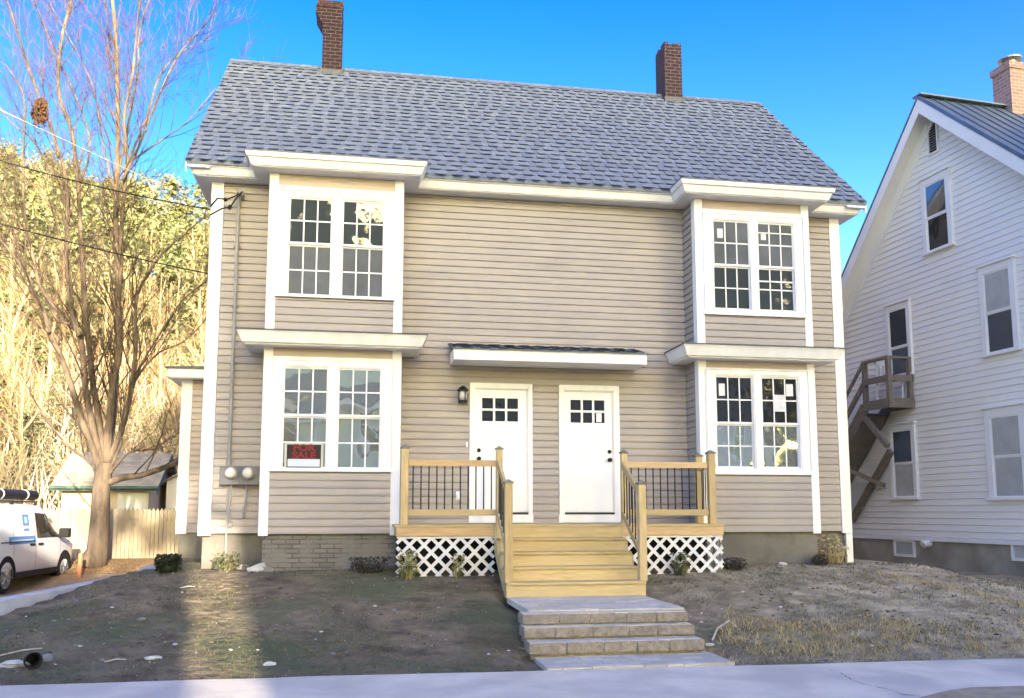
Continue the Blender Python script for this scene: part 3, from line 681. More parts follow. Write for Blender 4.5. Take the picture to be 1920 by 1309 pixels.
while z<PKZ-.05:
    zb_=z+h
    lim=lambda zz:(max(SA,PKS-(PKZ-zz)/KF),min(SB,PKS+(PKZ-zz)/KR))
    (a0,b0),(a1,b1)=lim(z),lim(min(zb_,PKZ-.01))
    wl.pts([(a0,0,z),(b0,0,z),(a0,.02,z),(b0,.02,z),(a1,.004,zb_-.012),(b1,.004,zb_-.012),(a1,0,zb_),(b1,0,zb_)],[(0,1,3,2),(2,3,5,4),(4,5,7,6)]); z+=h
lap(wl,(SA,0,0),(0,-1,0),(-1,0,0),0,DP,-.33,nzr(SA)-.1,h=.128,zref=-.33); lap(wl,(SB,0,0),(0,-1,0),(1,0,0),0,DP,-.33,nzr(SB)-.1,h=.128,zref=-.33)
wl.prism([(SA+.02,-.02,-.35),(SB-.02,-.02,-.35),(SB-.02,-.02,nzr(SB)),(PKS,-.02,PKZ),(SA+.02,-.02,nzr(SA))],(0,-DP,0))
wl.build('wall',NWH,nbh)
MB().box(SA+.03,SB-.03,-DP,-.025,-2.0,-.352).build('foundation',M('patched_concrete',(.36,.33,.26),(.46,.43,.35),1.3,.95,.4,25,c3=(.27,.24,.19),sc3=1.0),nbh)
MB().box(SA,SB,-.01,.035,-.42,-.335).build('water_table',NTR,nbh)
rf=MB(); OV=.42
for s1,k in ((SB+.35,KR),(SA-.35,KF)):
    z1=nzr(s1)+.12; z0=PKZ+.12
    rf.hexa([(PKS,OV,z0-.05),(s1,OV,z1-.05),(s1,-DP,z1-.05),(PKS,-DP,z0-.05),(PKS,OV,z0),(s1,OV,z1),(s1,-DP,z1),(PKS,-DP,z0)])
    o=OV-.03
    while o>-DP:
        rf.beam((PKS,o,z0+.012),(s1,o,z1+.012),.035,.03); o-=.30
rf.beam((PKS,OV+.01,PKZ+.135),(PKS,-DP,PKZ+.135),.26,.03)
nroof=rf.build('roof',MET,nbh)
for s1 in (SB+.35,SA-.35):
    z1=nzr(s1)+.06; z0=PKZ+.06
    k=MB().hexa([(PKS,OV-.035,z0-.30),(s1,OV-.035,z1-.30),(s1,OV-.012,z1-.30),(PKS,OV-.012,z0-.30),(PKS,OV-.035,z0),(s1,OV-.035,z1),(s1,OV-.012,z1),(PKS,OV-.012,z0)])
    k.hexa([(PKS,.02,z0-.10),(s1,.02,z1-.10),(s1,OV-.035,z1-.10),(PKS,OV-.035,z0-.10),(PKS,.02,z0-.07),(s1,.02,z1-.07),(s1,OV-.035,z1-.07),(PKS,OV-.035,z0-.07)])
    k.hexa([(PKS,.005,z0-.42),(s1,.005,z1-.42),(s1,.045,z1-.42),(PKS,.045,z0-.42),(PKS,.005,z0-.1),(s1,.005,z1-.1),(s1,.045,z1-.1),(PKS,.045,z0-.1)])
    k.build('rake_board',NTR,nbh)
# chimney on its ridge
best=min((abs((fw.dot(q-OC) and 960+F*(q-OC).dot(rt)/(q-OC).dot(fw))-1896),o) for o in [-.1*i for i in range(5,90)] for q in [NPT+NW*PKS+NN*o+Vector((0,0,PKZ+.3))])[1]
nc_=MB().box(PKS-.24,PKS+.24,best-.26,best+.26,PKZ-.4,PKZ+1.0).box(PKS-.27,PKS+.27,best-.29,best+.29,PKZ+.92,PKZ+1.06)
nch=nc_.build('chimney',brickmat('pinkish_brick',(.36,.23,.20),(.28,.17,.15),(.42,.36,.33),.2,.075,.01),nroof)
MB().lathe((PKS,best,PKZ+1.06),[(.13,0),(.13,.14),(.24,.16),(.24,.19),(.05,.21)],14).build('flue_cap',M('galvanised',(.4,.41,.42),(.3,.3,.31),8,.4,metal=.6),nch)
def nwin(L_,T_,R_,B_,trim=.105,kind='win',split=.5,up_=GLN,low=GLN,head=True):
    s1=(nsz(L_,(T_+B_)/2)[0]); s0=nsz(R_,(T_+B_)/2)[0]; c=(L_+R_)/2; z1=nsz(c,T_)[1]; z0=nsz(c,B_)[1]
    f=MB(); o0,o1=.0,.07
    f.box(s0,s0+trim,o0,o1,z0+.05,z1); f.box(s1-trim,s1,o0,o1,z0+.05,z1); f.box(s0+trim,s1-trim,o0,o1,z1-trim*1.25,z1)
    f.box(s0-.03,s1+.03,o0,.105,z0,z0+.05)
    if head: f.box(s0-.03,s1+.03,o0,.11,z1,z1+.035)
    a,b,c0,c1=s0+trim,s1-trim,z0+.05,z1-trim*1.25
    w_=f.build('window' if kind=='win' else kind,NTR,nbh,bevel=.003)
    m_=c0+(c1-c0)*split; g=.03
    for nm,za,zb_,oo in (('upper_sash',m_,c1,.050),('lower_sash',c0,m_,.036)):
        s=MB().box(a,a+g,oo-.01,oo+.01,za,zb_).box(b-g,b,oo-.01,oo+.01,za,zb_).box(a+g,b-g,oo-.01,oo+.01,za,za+g).box(a+g,b-g,oo-.01,oo+.01,zb_-g,zb_)
        s.build(nm,NTR,w_)
        MB().box(a+g-.002,b-g+.002,oo-.006,oo+.002,za+g-.002,zb_-g+.002).build('pane',up_ if nm=='upper_sash' else low,w_)
    return w_
nwin(1733,327,1788,472,.11,low=GLD)
nwin(1843,492,1911,665,.11,up_=BLIND,low=GLN)
nwin(1667,569,1712,708,.09,kind='storm_door',up_=GLD,low=GLN,split=.42)
nwin(1673,795,1722,937,.10,up_=GLN,low=BLIND)
nwin(1855,762,1932,938,.13,up_=BLIND,low=BLIND)
nwin(2010,470,2085,640,.11,up_=GLN,low=GLN); nwin(2010,762,2090,938,.13,up_=GLN,low=GLN)
s0,z0=nsz(1761,282);s1,z1=nsz(1742,222)
v=MB().box(s0-.03,s1+.03,0,.06,z0-.03,z0).box(s0-.03,s1+.03,0,.06,z1,z1+.03).box(s0-.03,s0,0,.06,z0,z1).box(s1,s1+.03,0,.06,z0,z1)
ven=v.build('gable_vent',NTR,nbh); sl_=MB(); MB().box(s0,s1,.0,.026,z0,z1).build('vent_dark',DARK,ven)
n=int((z1-z0)/.055)
for i in range(n): zz=z0+i*.055; sl_.hexa([(s0,.027,zz+.03),(s1,.027,zz+.03),(s1,.048,zz),(s0,.048,zz),(s0,.027,zz+.036),(s1,.027,zz+.036),(s1,.048,zz+.006),(s0,.048,zz+.006)])
sl_.build('louvre',M('grey_louvre',(.20,.17,.17),(.26,.22,.22),9),ven)
for L_,T_,R_,B_ in ((1676,1009,1715,1044),(1896,1012,1950,1053)):
    s1=nsz(L_,1025)[0]; s0=nsz(R_,1025)[0]; z1=nsz((L_+R_)/2,T_)[1]-.03; z0=nsz((L_+R_)/2,B_)[1]; g=.055
    b=MB().box(s0,s0+g,-.03,.012,z0,z1).box(s1-g,s1,-.03,.012,z0,z1).box(s0+g,s1-g,-.03,.012,z0,z0+g).box(s0+g,s1-g,-.03,.012,z1-g,z1).build('basement_window',NTR,nbh)
    MB().box(s0+g,s1-g,-.024,-.012,z0+g,z1-g).build('pane',BLIND,b)
s_,z_=nsz(1743,1019); MB().tube([(s_,-.03,z_),(s_,.12,z_),(s_,.16,z_-.03)],[.07,.075,.08],12).build('dryer_vent',NTR,nbh)
# outside staircase climbing its wall
OLDW=M('weathered_grey_wood',(.17,.145,.115),(.29,.25,.20),5,.9,.5,30,stretch=(6,6,1),detail=8)
stc=thing('outside_staircase','weathered grey wooden staircase and small railed landing on the white neighbouring house','staircase',NPT,NA)
pa,pb,po,pz=2.22,3.1,.66,2.55
MB().box(pa,pb,.04,po,pz-.035,pz).build('landing_deck',OLDW,stc)
MB().box(pa,pa+.04,.04,po,pz-.20,pz-.036).box(pa+.04,pb,po-.04,po,pz-.20,pz-.036).box(pa+.04,pb,.04,.08,pz-.2,pz-.036).build('landing_frame',OLDW,stc)
for (s,o) in ((pa+.05,.10),(pa+.05,po-.05),(pb-.05,po-.05)): MB().box(s-.045,s+.045,o-.045,o+.045,pz-.15,3.40).build('post',OLDW,stc)
for z,hh in ((3.42,.05),(2.98,.13)):
    MB().box(pa+.0,pa+.04 if z<3 else pa+.10,.04,po,z-hh/2,z+hh/2).build('rail',OLDW,stc)
    MB().box(pa+.10,pb+.0,po-(.04 if z<3 else .1),po+.001,z-hh/2,z+hh/2).build('rail',OLDW,stc)
run,rise=.235,.235; ns=13
for k in range(ns):
    MB().box(pb+k*run,pb+(k+1)*run+.02,.08,po-.02,pz-(k+1)*rise-.035,pz-(k+1)*rise).build('tread',OLDW,stc)
for o in (.05,po-.045):
    a=(pb,o,pz-.12);b=(pb+ns*run,o,pz-.12-ns*rise); MB().beam(a,b,.04,.27).build('stringer',OLDW,stc)
MB().hexa([(pb,.09,pz-.30),(pb+ns*run,.09,pz-.30-ns*rise),(pb+ns*run,po-.05,pz-.30-ns*rise),(pb,po-.05,pz-.30),(pb,.09,pz-.285),(pb+ns*run,.09,pz-.285-ns*rise),(pb+ns*run,po-.05,pz-.285-ns*rise),(pb,po-.05,pz-.285)]).build('underside_boards',OLDW,stc)
for dz,hh in ((.87,.07),(.42,.12)):
    MB().beam((pb-.05,po-.025,pz+dz),(pb+ns*run,po-.025,pz+dz-ns*rise-.05),.04,hh).build('stair_rail',OLDW,stc)
MB().beam((pa+.2,po-.06,1.55),(pb+.15,po-.06,pz-.22),.09,.10).build('brace',OLDW,stc)
q0=nsz(1670,846,.12); q1=nsz(1596,978,.12); MB().beam((q0[0],.12,q0[1]),(q1[0],.12,q1[1]),.10,.13).build('brace',OLDW,stc)
MB().beam((pb+.95,po-.06,pz-1.35),(pb+.15,.10,.75),.08,.09).build('brace',OLDW,stc)
# white plastic chair on the landing
pch=thing('plastic_chair','white slatted plastic chair standing on the wooden stair landing','chair',NPT,NA)
CHM=M('white_plastic',(.78,.78,.78),(.74,.74,.74),4,.4); cs0,cs1,c0,c1=2.38,2.78,.16,.56
MB().box(cs0,cs1,c0,c1,pz+.40,pz+.43).build('seat',CHM,pch,bevel=.008)
for s in (cs0+.02,cs1-.02):
    for o in (c0+.02,c1-.02): MB().tube([(s,o,pz),(s,o,pz+.40)],.02,8).build('leg',CHM,pch)
k=MB().box(cs1-.03,cs1,c0,c1,pz+.78,pz+.86)
for i in range(4): k.box(cs1-.025,cs1-.005,c0+.03+i*.1,c0+.09+i*.1,pz+.43,pz+.78)
k.build('backrest',CHM,pch)
# ---------------------------------------------------------------- kerb
def kerbz(y): return -.735+.061*(y-.3) if y<.3 else -.735+.0*(y)
kb=MB(); ysk=[-5.1+i*.4 for i in range(20)]
for a,b in zip(ysk,ysk[1:]):
    b2=b-.006 if int((a+5.1)/.4+.5)%5==4 else b
    xa,xb=kerbx(a),kerbx(b2); kb.hexa([(xa-.25,a,-1.6),(xa,a,-1.6),(xb,b2,-1.6),(xb-.25,b2,-1.6),(xa-.24,a,kerbz(a)),(xa-.01,a,kerbz(a)),(xb-.01,b2,kerbz(b2)),(xb-.24,b2,kerbz(b2))])
tag(kb.build('concrete_kerb',M('kerb_concrete',(.46,.46,.46),(.58,.58,.57),5,.9,.5,50,detail=8,c3=(.40,.40,.39),sc3=1.5)),'pale concrete edging wall between dark lawn and driveway','kerb')
# ---------------------------------------------------------------- van
VA=R(86.2); VW=.92; vr=Vector((cos(VA),sin(VA),0)); vl=Vector((-vr.y,vr.x,0))
VS=.92; fwp=at(117,1091,z=-1.335); vo=fwp-vr*3.02*VS+vl*(VW-.03)*VS; vo.z=-1.345
van=thing('parked_van','white panel van with blue lettering panel parked on the driveway','van',vo,VA); van.scale=(VS,VS,VS)
VWH=M('van_white_paint',(.74,.75,.77),(.70,.71,.73),1.5,.28,0,spec=.6)
ST=[(-.86,1.70,.42,.86,.72),(-.80,1.76,.34,.90,.76),(-.2,1.80,.28,.92,.78),(.6,1.83,.27,.92,.79),(1.4,1.83,.27,.92,.79),(1.95,1.80,.27,.92,.77),(2.25,1.66,.27,.92,.75),(2.65,1.40,.27,.915,.74),(2.98,1.16,.27,.905,.78),(3.3,1.08,.28,.89,.78),(3.62,.99,.30,.85,.74),(3.84,.86,.34,.76,.64),(3.93,.70,.40,.62,.52)]
def vsec(x):
    for a,b in zip(ST,ST[1:]):
        if x<=b[0]+1e-6:
            t=max(0,min(1,(x-a[0])/(b[0]-a[0]))); return [p+(q-p)*t for p,q in zip(a,b)]
    return list(ST[-1])
def vy(x,z):
    _,zt,zb_,hw,hr=vsec(x); belt=min(1.06,zt-.10)
    if z<=.62: return hw*(.975+.025*min(1,(z-zb_)/.25))
    if z<=belt: return hw*(1-.012*(z-.62)/(max(.05,belt-.62)))
    t=(z-belt)/max(.02,(zt-.09-belt)); return hw*.988+(hr-hw*.988)*min(1,t)
vb=MB(); RW=[]
for st in ST:
    x,zt,zb_,hw,hr=st; belt=min(1.06,zt-.10); row=[(x,0,zb_)]
    half=[(hw*.93,zb_),(hw*.975,zb_+.06),(hw,.62 if zt>.75 else (zb_+zt)/2),(hw*.988,belt),((hw*.988+hr)/2,(belt+zt-.09)/2),(hr,zt-.09),(hr-.07,zt-.02),(hr*.5,zt+.006)]
    RW.append([(x,-a,b) for a,b in half]+[(x,0,zt+.012)]+[(x,a,b) for a,b in reversed(half)])
for a,b in zip(RW,RW[1:]):
    base=len(vb.v); vb.v+=a+b; k=len(a)
    for i in range(k): vb.f.append((base+i,base+(i+1)%k,base+k+(i+1)%k,base+k+i))
vb.f.append(tuple(range(len(RW[0])))); k=len(vb.v); vb.f.append(tuple(range(k-len(RW[-1]),k)))
# merge rows for smooth shading
me_b=vb.build('body',VWH,van,smooth=True)
import bmesh
bm=bmesh.new(); bm.from_mesh(me_b.data); bmesh.ops.remove_doubles(bm,verts=bm.verts,dist=.0005); bmesh.ops.recalc_face_normals(bm,faces=bm.faces); bm.to_mesh(me_b.data); bm.free()
VG=glassmat('van_glass',(.012,.014,.016),.04,1.6,.03,2)
def sidepatch(poly,off,name,mat,sides=(-1,1),par=van,n=6):
    for sgn in sides:
        m=MB(); xs_=sorted(set(p[0] for p in poly)); (bt,tp)=(poly[:len(poly)//2],poly[len(poly)//2:][::-1])
        def interp(pl_,x):
            for a,b in zip(pl_,pl_[1:]):
                if a[0]-1e-6<=x<=b[0]+1e-6: t=0 if b[0]==a[0] else (x-a[0])/(b[0]-a[0]); return a[1]+(b[1]-a[1])*t
            return pl_[-1][1] if x>pl_[-1][0] else pl_[0][1]
        xa,xb=bt[0][0],bt[-1][0]; N=10
        for i in range(N):
            x0=xa+(xb-xa)*i/N; x1=xa+(xb-xa)*(i+1)/N
            for j in range(4):
                q=[]
                for (x,jj) in ((x0,j),(x1,j),(x1,j+1),(x0,j+1)):
                    zl,zh=interp(bt,x),interp(tp,x); z=zl+(zh-zl)*jj/4
                    q.append((x,sgn*(vy(x,z)+off),z))
                m.quad(*q)
        m.build(name,mat,par)
sidepatch([(1.42,1.08),(2.78,1.08),(2.78,1.10),(2.02,1.60),(1.42,1.66)] if False else [(1.42,1.08),(2.10,1.08),(2.78,1.08),(2.78,1.11),(2.10,1.60),(1.42,1.64)],.006,'side_window',VG)
wsm=MB()
for i in range(6):
    x0=2.12+.82*i/6;x1=2.12+.82*(i+1)/6
    for j in range(6):
        q=[]
        for x,jj in ((x0,j),(x0,j+1),(x1,j+1),(x1,j)):
            _,zt,_,hw,hr=vsec(x); y=(hr-.06)*(jj/3-1); q.append((x,y,zt+.022-.03*abs(jj/3-1)**3))
        wsm.quad(*q)
wsm.build('windscreen',VG,van)
SEAM=M('dark_gap',(.03,.03,.03),rough=.8)
for (x,za,zb_) in ((1.36,.36,1.66),(2.72,.42,1.05),(.28,.75,1.64)):
    for sg_ in (-1,1):
        m=MB()
        for i in range(8):
            z0=za+(zb_-za)*i/8;z1=za+(zb_-za)*(i+1)/8
            m.quad((x,sg_*(vy(x,z0)+.003),z0),(x+.012,sg_*(vy(x+.012,z0)+.003),z0),(x+.012,sg_*(vy(x+.012,z1)+.003),z1),(x,sg_*(vy(x,z1)+.003),z1))
        m.build('door_seam',SEAM,van)
for x in (1.16,1.58):
    for sg_ in (-1,1): MB().box(x-.11,x+.11,sg_*(vy(x,.95)+.002),sg_*(vy(x,.95)+.03),.93,.975).build('door_handle',BLK,van,bevel=.006)
for sg_ in (-1,1):
    y=sg_*vy(2.5,1.1); MB().box(2.47,2.60,y,y+sg_*.09,1.08,1.13).box(2.44,2.60,y+sg_*.07,y+sg_*.30,1.06,1.28).build('wing_mirror',BLK,van,bevel=.02)
    y=sg_*vy(1.5,.36); sidepatch([(.42,.28),(2.60,.28),(2.60,.40),(.42,.40)],.008,'sill_shade_panel',M('sill_shade_black',(.03,.03,.032),rough=.6),(sg_,))  # dark sill panel painted in for the shade under the van's side
    MB().box(-.3,1.3,sg_*(vy(.5,1.0)+.004),sg_*(vy(.5,1.0)+.012),1.02,1.04).build('slide_rail',BLK,van)
    MB().box(3.58,3.80,sg_*.64,sg_*.80,.74,.90).build('headlight',M('headlight_glass',(.55,.57,.6),rough=.1),van,bevel=.03)
MB().box(3.80,3.945,-.55,.55,.44,.66).build('grille',M('grille_black',(.02,.02,.02),rough=.5),van,bevel=.02)
MB().box(3.74,3.90,-.72,.72,.26,.42).build('bumper',M('bumper_black',(.04,.04,.042),rough=.6),van,bevel=.03)
TYR=M('tyre_rubber',(.02,.02,.02),(.035,.035,.035),9,.9); RIM=M('wheel_rim',(.35,.36,.38),(.28,.28,.3),5,.35,metal=.5)
for x in (0,3.02):
    for sg_ in (-1,1):
        y=sg_*(VW-.115)
        arch=MB(); 
        for i in range(14):
            a0=math.pi*i/14-.12*(i==0);a1=math.pi*(i+1)/14
            for r0,r1,yo in ((.30,.43,.004),):
                arch.quad(*[(x+r*cos(a),sg_*(max(vy(x+r*cos(a),.33+r*sin(a)),vy(x,.6))+yo),.33+r*sin(a)) for r,a in ((r0,a0),(r1,a0),(r1,a1),(r0,a1))])
        arch.build('wheel_arch',M('arch_black',(.02,.02,.02),rough=.8) if x==0 and sg_==-1 else bpy.data.materials['arch_black'],van)
        wh=MB().lathe((x,y,.325),[(.22,-.10),(.30,-.105),(.325,-.08),(.325,.08),(.30,.105),(.22,.10)],22,'y').build('wheel',TYR,van)
        r_=MB().lathe((x,y+sg_*.10,.325),[(.225,-.02*sg_),(.225,.012*sg_),(.19,.0),(.07,.005*sg_),(.06,.02*sg_)],20,'y')
        for i in range(5):
            a=i*2*math.pi/5; r_.beam((x+.05*cos(a),y+sg_*.115,.325+.05*sin(a)),(x+.205*cos(a),y+sg_*.112,.325+.205*sin(a)),.012,.05,(0,1,0))
        r_.build('rim',RIM,wh)
BLU=M('sign_blue',(.10,.24,.50),rough=.4); BLL=M('sign_pale_blue',(.45,.58,.74),rough=.4)
sidepatch([(.05,.98),(1.33,.98),(1.33,1.14),(.05,1.14)],.005,'lettering_band',BLU,(-1,)); sidepatch([(.15,1.04),(1.2,1.04),(1.2,1.075),(.15,1.075)],.008,'band_line',BLL,(-1,))
sidepatch([(.78,1.36),(1.08,1.36),(1.08,1.60),(.78,1.60)],.005,'emblem',BLU,(-1,)); sidepatch([(.86,1.41),(1.0,1.41),(1.0,1.55),(.86,1.55)],.008,'emblem_centre',BLL,(-1,))
sidepatch([(.80,1.25),(1.06,1.25),(1.06,1.30),(.80,1.30)],.005,'emblem_line',BLU,(-1,))
for x in (.55,1.75): MB().box(x-.03,x+.03,-.72,.72,1.86,1.90).box(x-.03,x+.03,-.72,-.66,1.80,1.86).box(x-.03,x+.03,.66,.72,1.80,1.86).build('roof_bar',BLK,van)
tb=thing('cargo_tube','long black carrying tube strapped on top of the white van','roof carrier',vo,VA); tb.scale=(VS,VS,VS)
MB().tube([(-1.1,-.42,2.02),(-1.0,-.42,2.03),(2.3,-.42,2.03),(2.36,-.42,2.03)],[.09,.115,.115,.08],14).build('tube',M('black_tube',(.015,.015,.016),(.03,.03,.03),9,.6),tb,smooth=True)
for x in (.55,1.75): MB().tube([(x-.03,-.42,2.03),(x+.03,-.42,2.03)],.12,14).build('strap',WHITE,tb)
# ---------------------------------------------------------------- fence, outbuildings
FY=8.55
FEN=island(M('fence_board',(.36,.295,.205),(.46,.39,.28),6,.85,.4,30,stretch=(8,8,1)),(.75,.75,.75),(1,1,1))
fen=thing('picket_fence','weathered stockade picket fence behind the van and bare tree','fence',(-4,FY,-.9))
x=-11.0; pk=MB(); rr=random.Random(4)
while x<-.4:
    ww=.085; zt=.27+rr.uniform(-.015,.015)-(.10 if x<-5.2 else 0); zb_=-.92
    pk.prism([(x,FY,zb_),(x+ww,FY,zb_),(x+ww,FY,zt-.07),(x+ww*.5,FY,zt),(x,FY,zt-.07)],(0,.018,0)); x+=ww+.009
pk.build('picket_panel',FEN,fen)
for z in (-.65,-.05): MB().box(-11,-.4,FY+.019,FY+.06,z,z+.07).build('fence_rail',FEN,fen)
for x in (-10.5,-8.1,-5.7,-3.3,-.9): MB().box(x-.05,x+.05,FY+.061,FY+.15,-1.1,.12).build('fence_post',FEN,fen)
SHW=M('tan_shed_wall',(.42,.34,.24),(.50,.41,.30),2,.9,.2); GRN=M('dark_green_trim',(.06,.10,.085),(.09,.13,.11),3,.8); OSH=island(M('old_shingle',(.34,.295,.22),(.46,.405,.30),3,.95,.6,40),(.75,.75,.75),(1,1,1))
def shed(name,lab,x0,x1,y0,y1,ze,zr,wallm,trimm,roofm,ridge='x',ov=.3):
    t=thing(name,lab,'shed',((x0+x1)/2,y0,-.9)); w_=MB()
    w_.box(x0,x1,y0,y1,-1.2,ze)
    if ridge=='x':
        ym=(y0+y1)/2
        for x in (x0,x1): w_.prism([(x,y0,ze),(x,y1,ze),(x,ym,zr-.06)],(.02 if x==x0 else -.02,0,0))
        w_.build('wall',wallm,t); r_=MB(); 
        for ya,s in ((y0-ov,1),(y1+ov,-1)):
            za=ze-ov*(zr-ze)/(ym-y0); nC=9
            for c in range(nC):
                f0,f1=c/nC,(c+1)/nC; A=lambda f:(ya+(ym-ya)*f,za+(zr-za)*f); x=x0-ov
                while x<x1+ov:
                    e=min(x+.3,x1+ov); (p,q),(p2,q2)=A(f0),A(f1); r_.pts([(x,p,q+.03),(e,p,q+.03),(e,p2,q2+.012),(x,p2,q2+.012),(x,p,q),(e,p,q)],[(0,1,2,3),(4,5,1,0)]); x=e
        r_.build('roof',roofm,t)
        tr_=MB()
        for x in (x0-ov,x1+ov-.03):
            for ya in (y0-ov,y1+ov): tr_.hexa([(x,ya,ze-ov*(zr-ze)/(ym-y0)-.16),(x+.03,ya,ze-ov*(zr-ze)/(ym-y0)-.16),(x+.03,ya,ze-ov*(zr-ze)/(ym-y0)),(x,ya,ze-ov*(zr-ze)/(ym-y0)),(x,ym,zr-.16),(x+.03,ym,zr-.16),(x+.03,ym,zr),(x,ym,zr)])
        tr_.build('rake_trim',trimm,t); MB().box(x0-ov,x1+ov,y0-ov,y0-ov+.03,ze-.2,ze-.06).build('eave_trim',trimm,t)
        for xx_ in (x0+.35,x0+1.5): MB().box(xx_,xx_+.8,y0-.02,y0,-.2,ze-.25).build('shed_door' if xx_<x0+1 else 'shed_window',BLIND if xx_>x0+1 else wallm,t)
    else:
        xm=(x0+x1)/2; w_.prism([(x0,y0,ze),(x1,y0,ze),(xm,y0,zr-.05)],(0,y1-y0,0)); w_.build('wall',wallm,t); r_=MB()
        for xa in (x0-ov,x1+ov):
            za=ze-ov*(zr-ze)/(xm-x0); r_.hexa([(xa,y0-ov,za),(xm,y0-ov,zr),(xm,y1+ov,zr),(xa,y1+ov,za),(xa,y0-ov,za+.05),(xm,y0-ov,zr+.05),(xm,y1+ov,zr+.05),(xa,y1+ov,za+.05)])
        r_.build('roof',roofm,t); MB().box(x0+.9,x0+1.5,y0-.02,y0,-.1,.6).build('shed_window',GLD,t)
    return t
shed('garden_shed','tan garden shed with green trim and worn shingle roof behind the fence',-6.0,-3.65,13.2,16.4,.97,1.95,SHW,GRN,OSH,'x',.28)
shed('white_garage','small white gabled garage behind the fence, beside the tan shed',-3.45,.2,14.6,19,1.1,2.15,NTR,NTR,OSH,'y',.2)
# ---------------------------------------------------------------- trees
BARK=M('tree_bark',(.075,.058,.044),(.20,.155,.115),5,.95,1.0,12,stretch=(1,1,.25),detail=8)
TWIG=M('pale_twig',(.042,.031,.025),(.11,.083,.06),3,.9)
HTW=[island(M('hill_twig_'+n,a,b,2,.9),(.30,.28,.26),(1,1,1)) for n,a,b in (('gold',(.36,.28,.17),(.50,.41,.27)),('rust',(.27,.19,.125),(.40,.30,.20)),('pale',(.46,.40,.31),(.60,.53,.42)))]
def twig(mb,p,d,L,r,lvl,rg,upw=.35,dens=1.0):
    n=4 if lvl>1 else 3; pts=[p]; dd=d.normalized(); rad=[r]
    for i in range(n):
        dd=(dd+Vector((rg.gauss(0,.10),rg.gauss(0,.10),rg.gauss(0,.06)+upw*.22))).normalized(); pts.append(pts[-1]+dd*(L/n)); rad.append(r*(1-.75*(i+1)/n))
    mb.tube(pts,rad,5 if r>.03 else 3,cap=False)
    if lvl<=0: return
    for i in range(max(2,int((3+lvl)*dens))):
        t=rg.uniform(.25,.98); k=min(n-1,int(t*n)); q=pts[k].lerp(pts[k+1],t*n-k)
        ax=(pts[k+1]-pts[k]).normalized(); side=ax.cross(Vector((rg.gauss(0,1),rg.gauss(0,1),rg.gauss(0,1)))).normalized()
        nd=(ax*rg.uniform(.7,1.1)+side*rg.uniform(.45,.8)).normalized()
        twig(mb,q,nd,L*rg.uniform(.38,.62),max(.004,rad[k]*.5),lvl-1,rg,upw,dens)
maple=thing('bare_maple','large bare many stemmed tree with leaning trunk in front of the fence','tree',tuple(at(183,1048,y=7.6)))
TY=7.6; mt=MB()
def lim(pts,r0,r1,ya=0,yb=0,y0=TY,mb=None,n=9):
    P=[at(px,py,y=y0+ya+(yb-ya)*i/(len(pts)-1)) for i,(px,py) in enumerate(pts)]
    Q=[]
    for i in range(len(P)-1):
        a=P[max(i-1,0)];b=P[i];c=P[i+1];d=P[min(i+2,len(P)-1)]
        for t in (0,.33,.67):
            Q.append(.5*((2*b)+(c-a)*t+(2*a-5*b+4*c-d)*t*t+(3*b-a-3*c+d)*t**3))
    Q.append(P[-1]); N=len(Q)
    k_=.57 if n<14 else .58; r0*=k_; r1*=k_; rad=[r0+(r1-r0)*(i/(N-1))**.7 for i in range(N)]
    Q=[q+Vector((noise.noise(q*.9),noise.noise(q*.9+Vector((9,0,0))),0))*min(.06,rad[i]*.6) for i,q in enumerate(Q)]
    (mb or mt).tube(Q,rad,n); return Q,rad
trk=lim([(178,1060),(184,1000),(189,950),(192,910),(197,868)],.42,.30,n=14); mt.tube([at(172,1062,y=TY),at(184,1030,y=TY)],[.34,.22],12)
limbs=[]
def L(*a,**k): limbs.append(lim(*a,**k))
L([(192,890),(170,830),(154,790),(134,721),(116,675),(92,623),(82,580),(61,553),(55,522),(18,470),(-20,420),(-60,330)],.17,.04,0,-1.5)
L([(194,880),(172,790),(159,706),(150,629),(131,608),(107,580),(76,537),(67,498),(47,400),(44,300),(46,214),(40,168),(10,120)],.16,.02,0,-1.0)
L([(150,629),(139,600),(131,531),(125,480),(126,420),(126,359),(115,298),(95,240),(80,199),(53,126),(31,50),(5,-20)],.12,.035,-.5,.5)
L([(196,870),(182,760),(168,660),(160,560),(152,450),(147,351),(134,244),(111,179),(113,88),(134,0),(140,-40)],.15,.05,0,.9)
L([(199,868),(205,800),(212,720),(222,650),(222,560),(218,480),(217,380),(222,260),(220,150),(212,0),(208,-50)],.19,.07,0,.3)
L([(222,600),(226,500),(229,400),(238,300),(233,220),(248,140),(258,50),(266,-40)],.11,.04,.2,-.8)
L([(229,340),(262,270),(290,200),(330,110),(372,60),(405,25)],.07,.02,-.3,-1.2)
L([(232,320),(275,220),(300,140),(345,95),(400,70)],.06,.018,-.3,.8)
L([(234,310),(300,265),(350,230),(405,165)],.05,.015,-.2,.5)
L([(222,330),(256,150),(262,60),(290,-30)],.06,.03,.2,1.2)
L([(202,868),(225,815),(244,740),(253,660),(253,583),(262,540),(300,480),(345,440),(392,400)],.15,.02,0,-.9)
L([(203,872),(214,780),(220,680),(221,600)],.12,.07,0,.8)
L([(245,735),(262,700),(300,660),(345,640),(395,590)],.07,.02,-.2,.5)
L([(240,760),(262,690),(310,610),(345,560),(392,525)],.07,.02,0,1.5)
L([(205,905),(232,896),(262,892),(300,880),(340,866),(400,850)],.15,.10,0,-.4)
L([(205,890),(222,868),(240,850),(272,838)],.09,.03,0,-.6)
L([(206,880),(228,830),(225,810),(237,740)],.08,.03,0,-.5)
L([(192,890),(160,860),(120,830),(70,760),(40,700)],.08,.02,0,1.2)
L([(92,623),(60,600),(30,580),(-10,560)],.07,.02,-.8,-1.2)
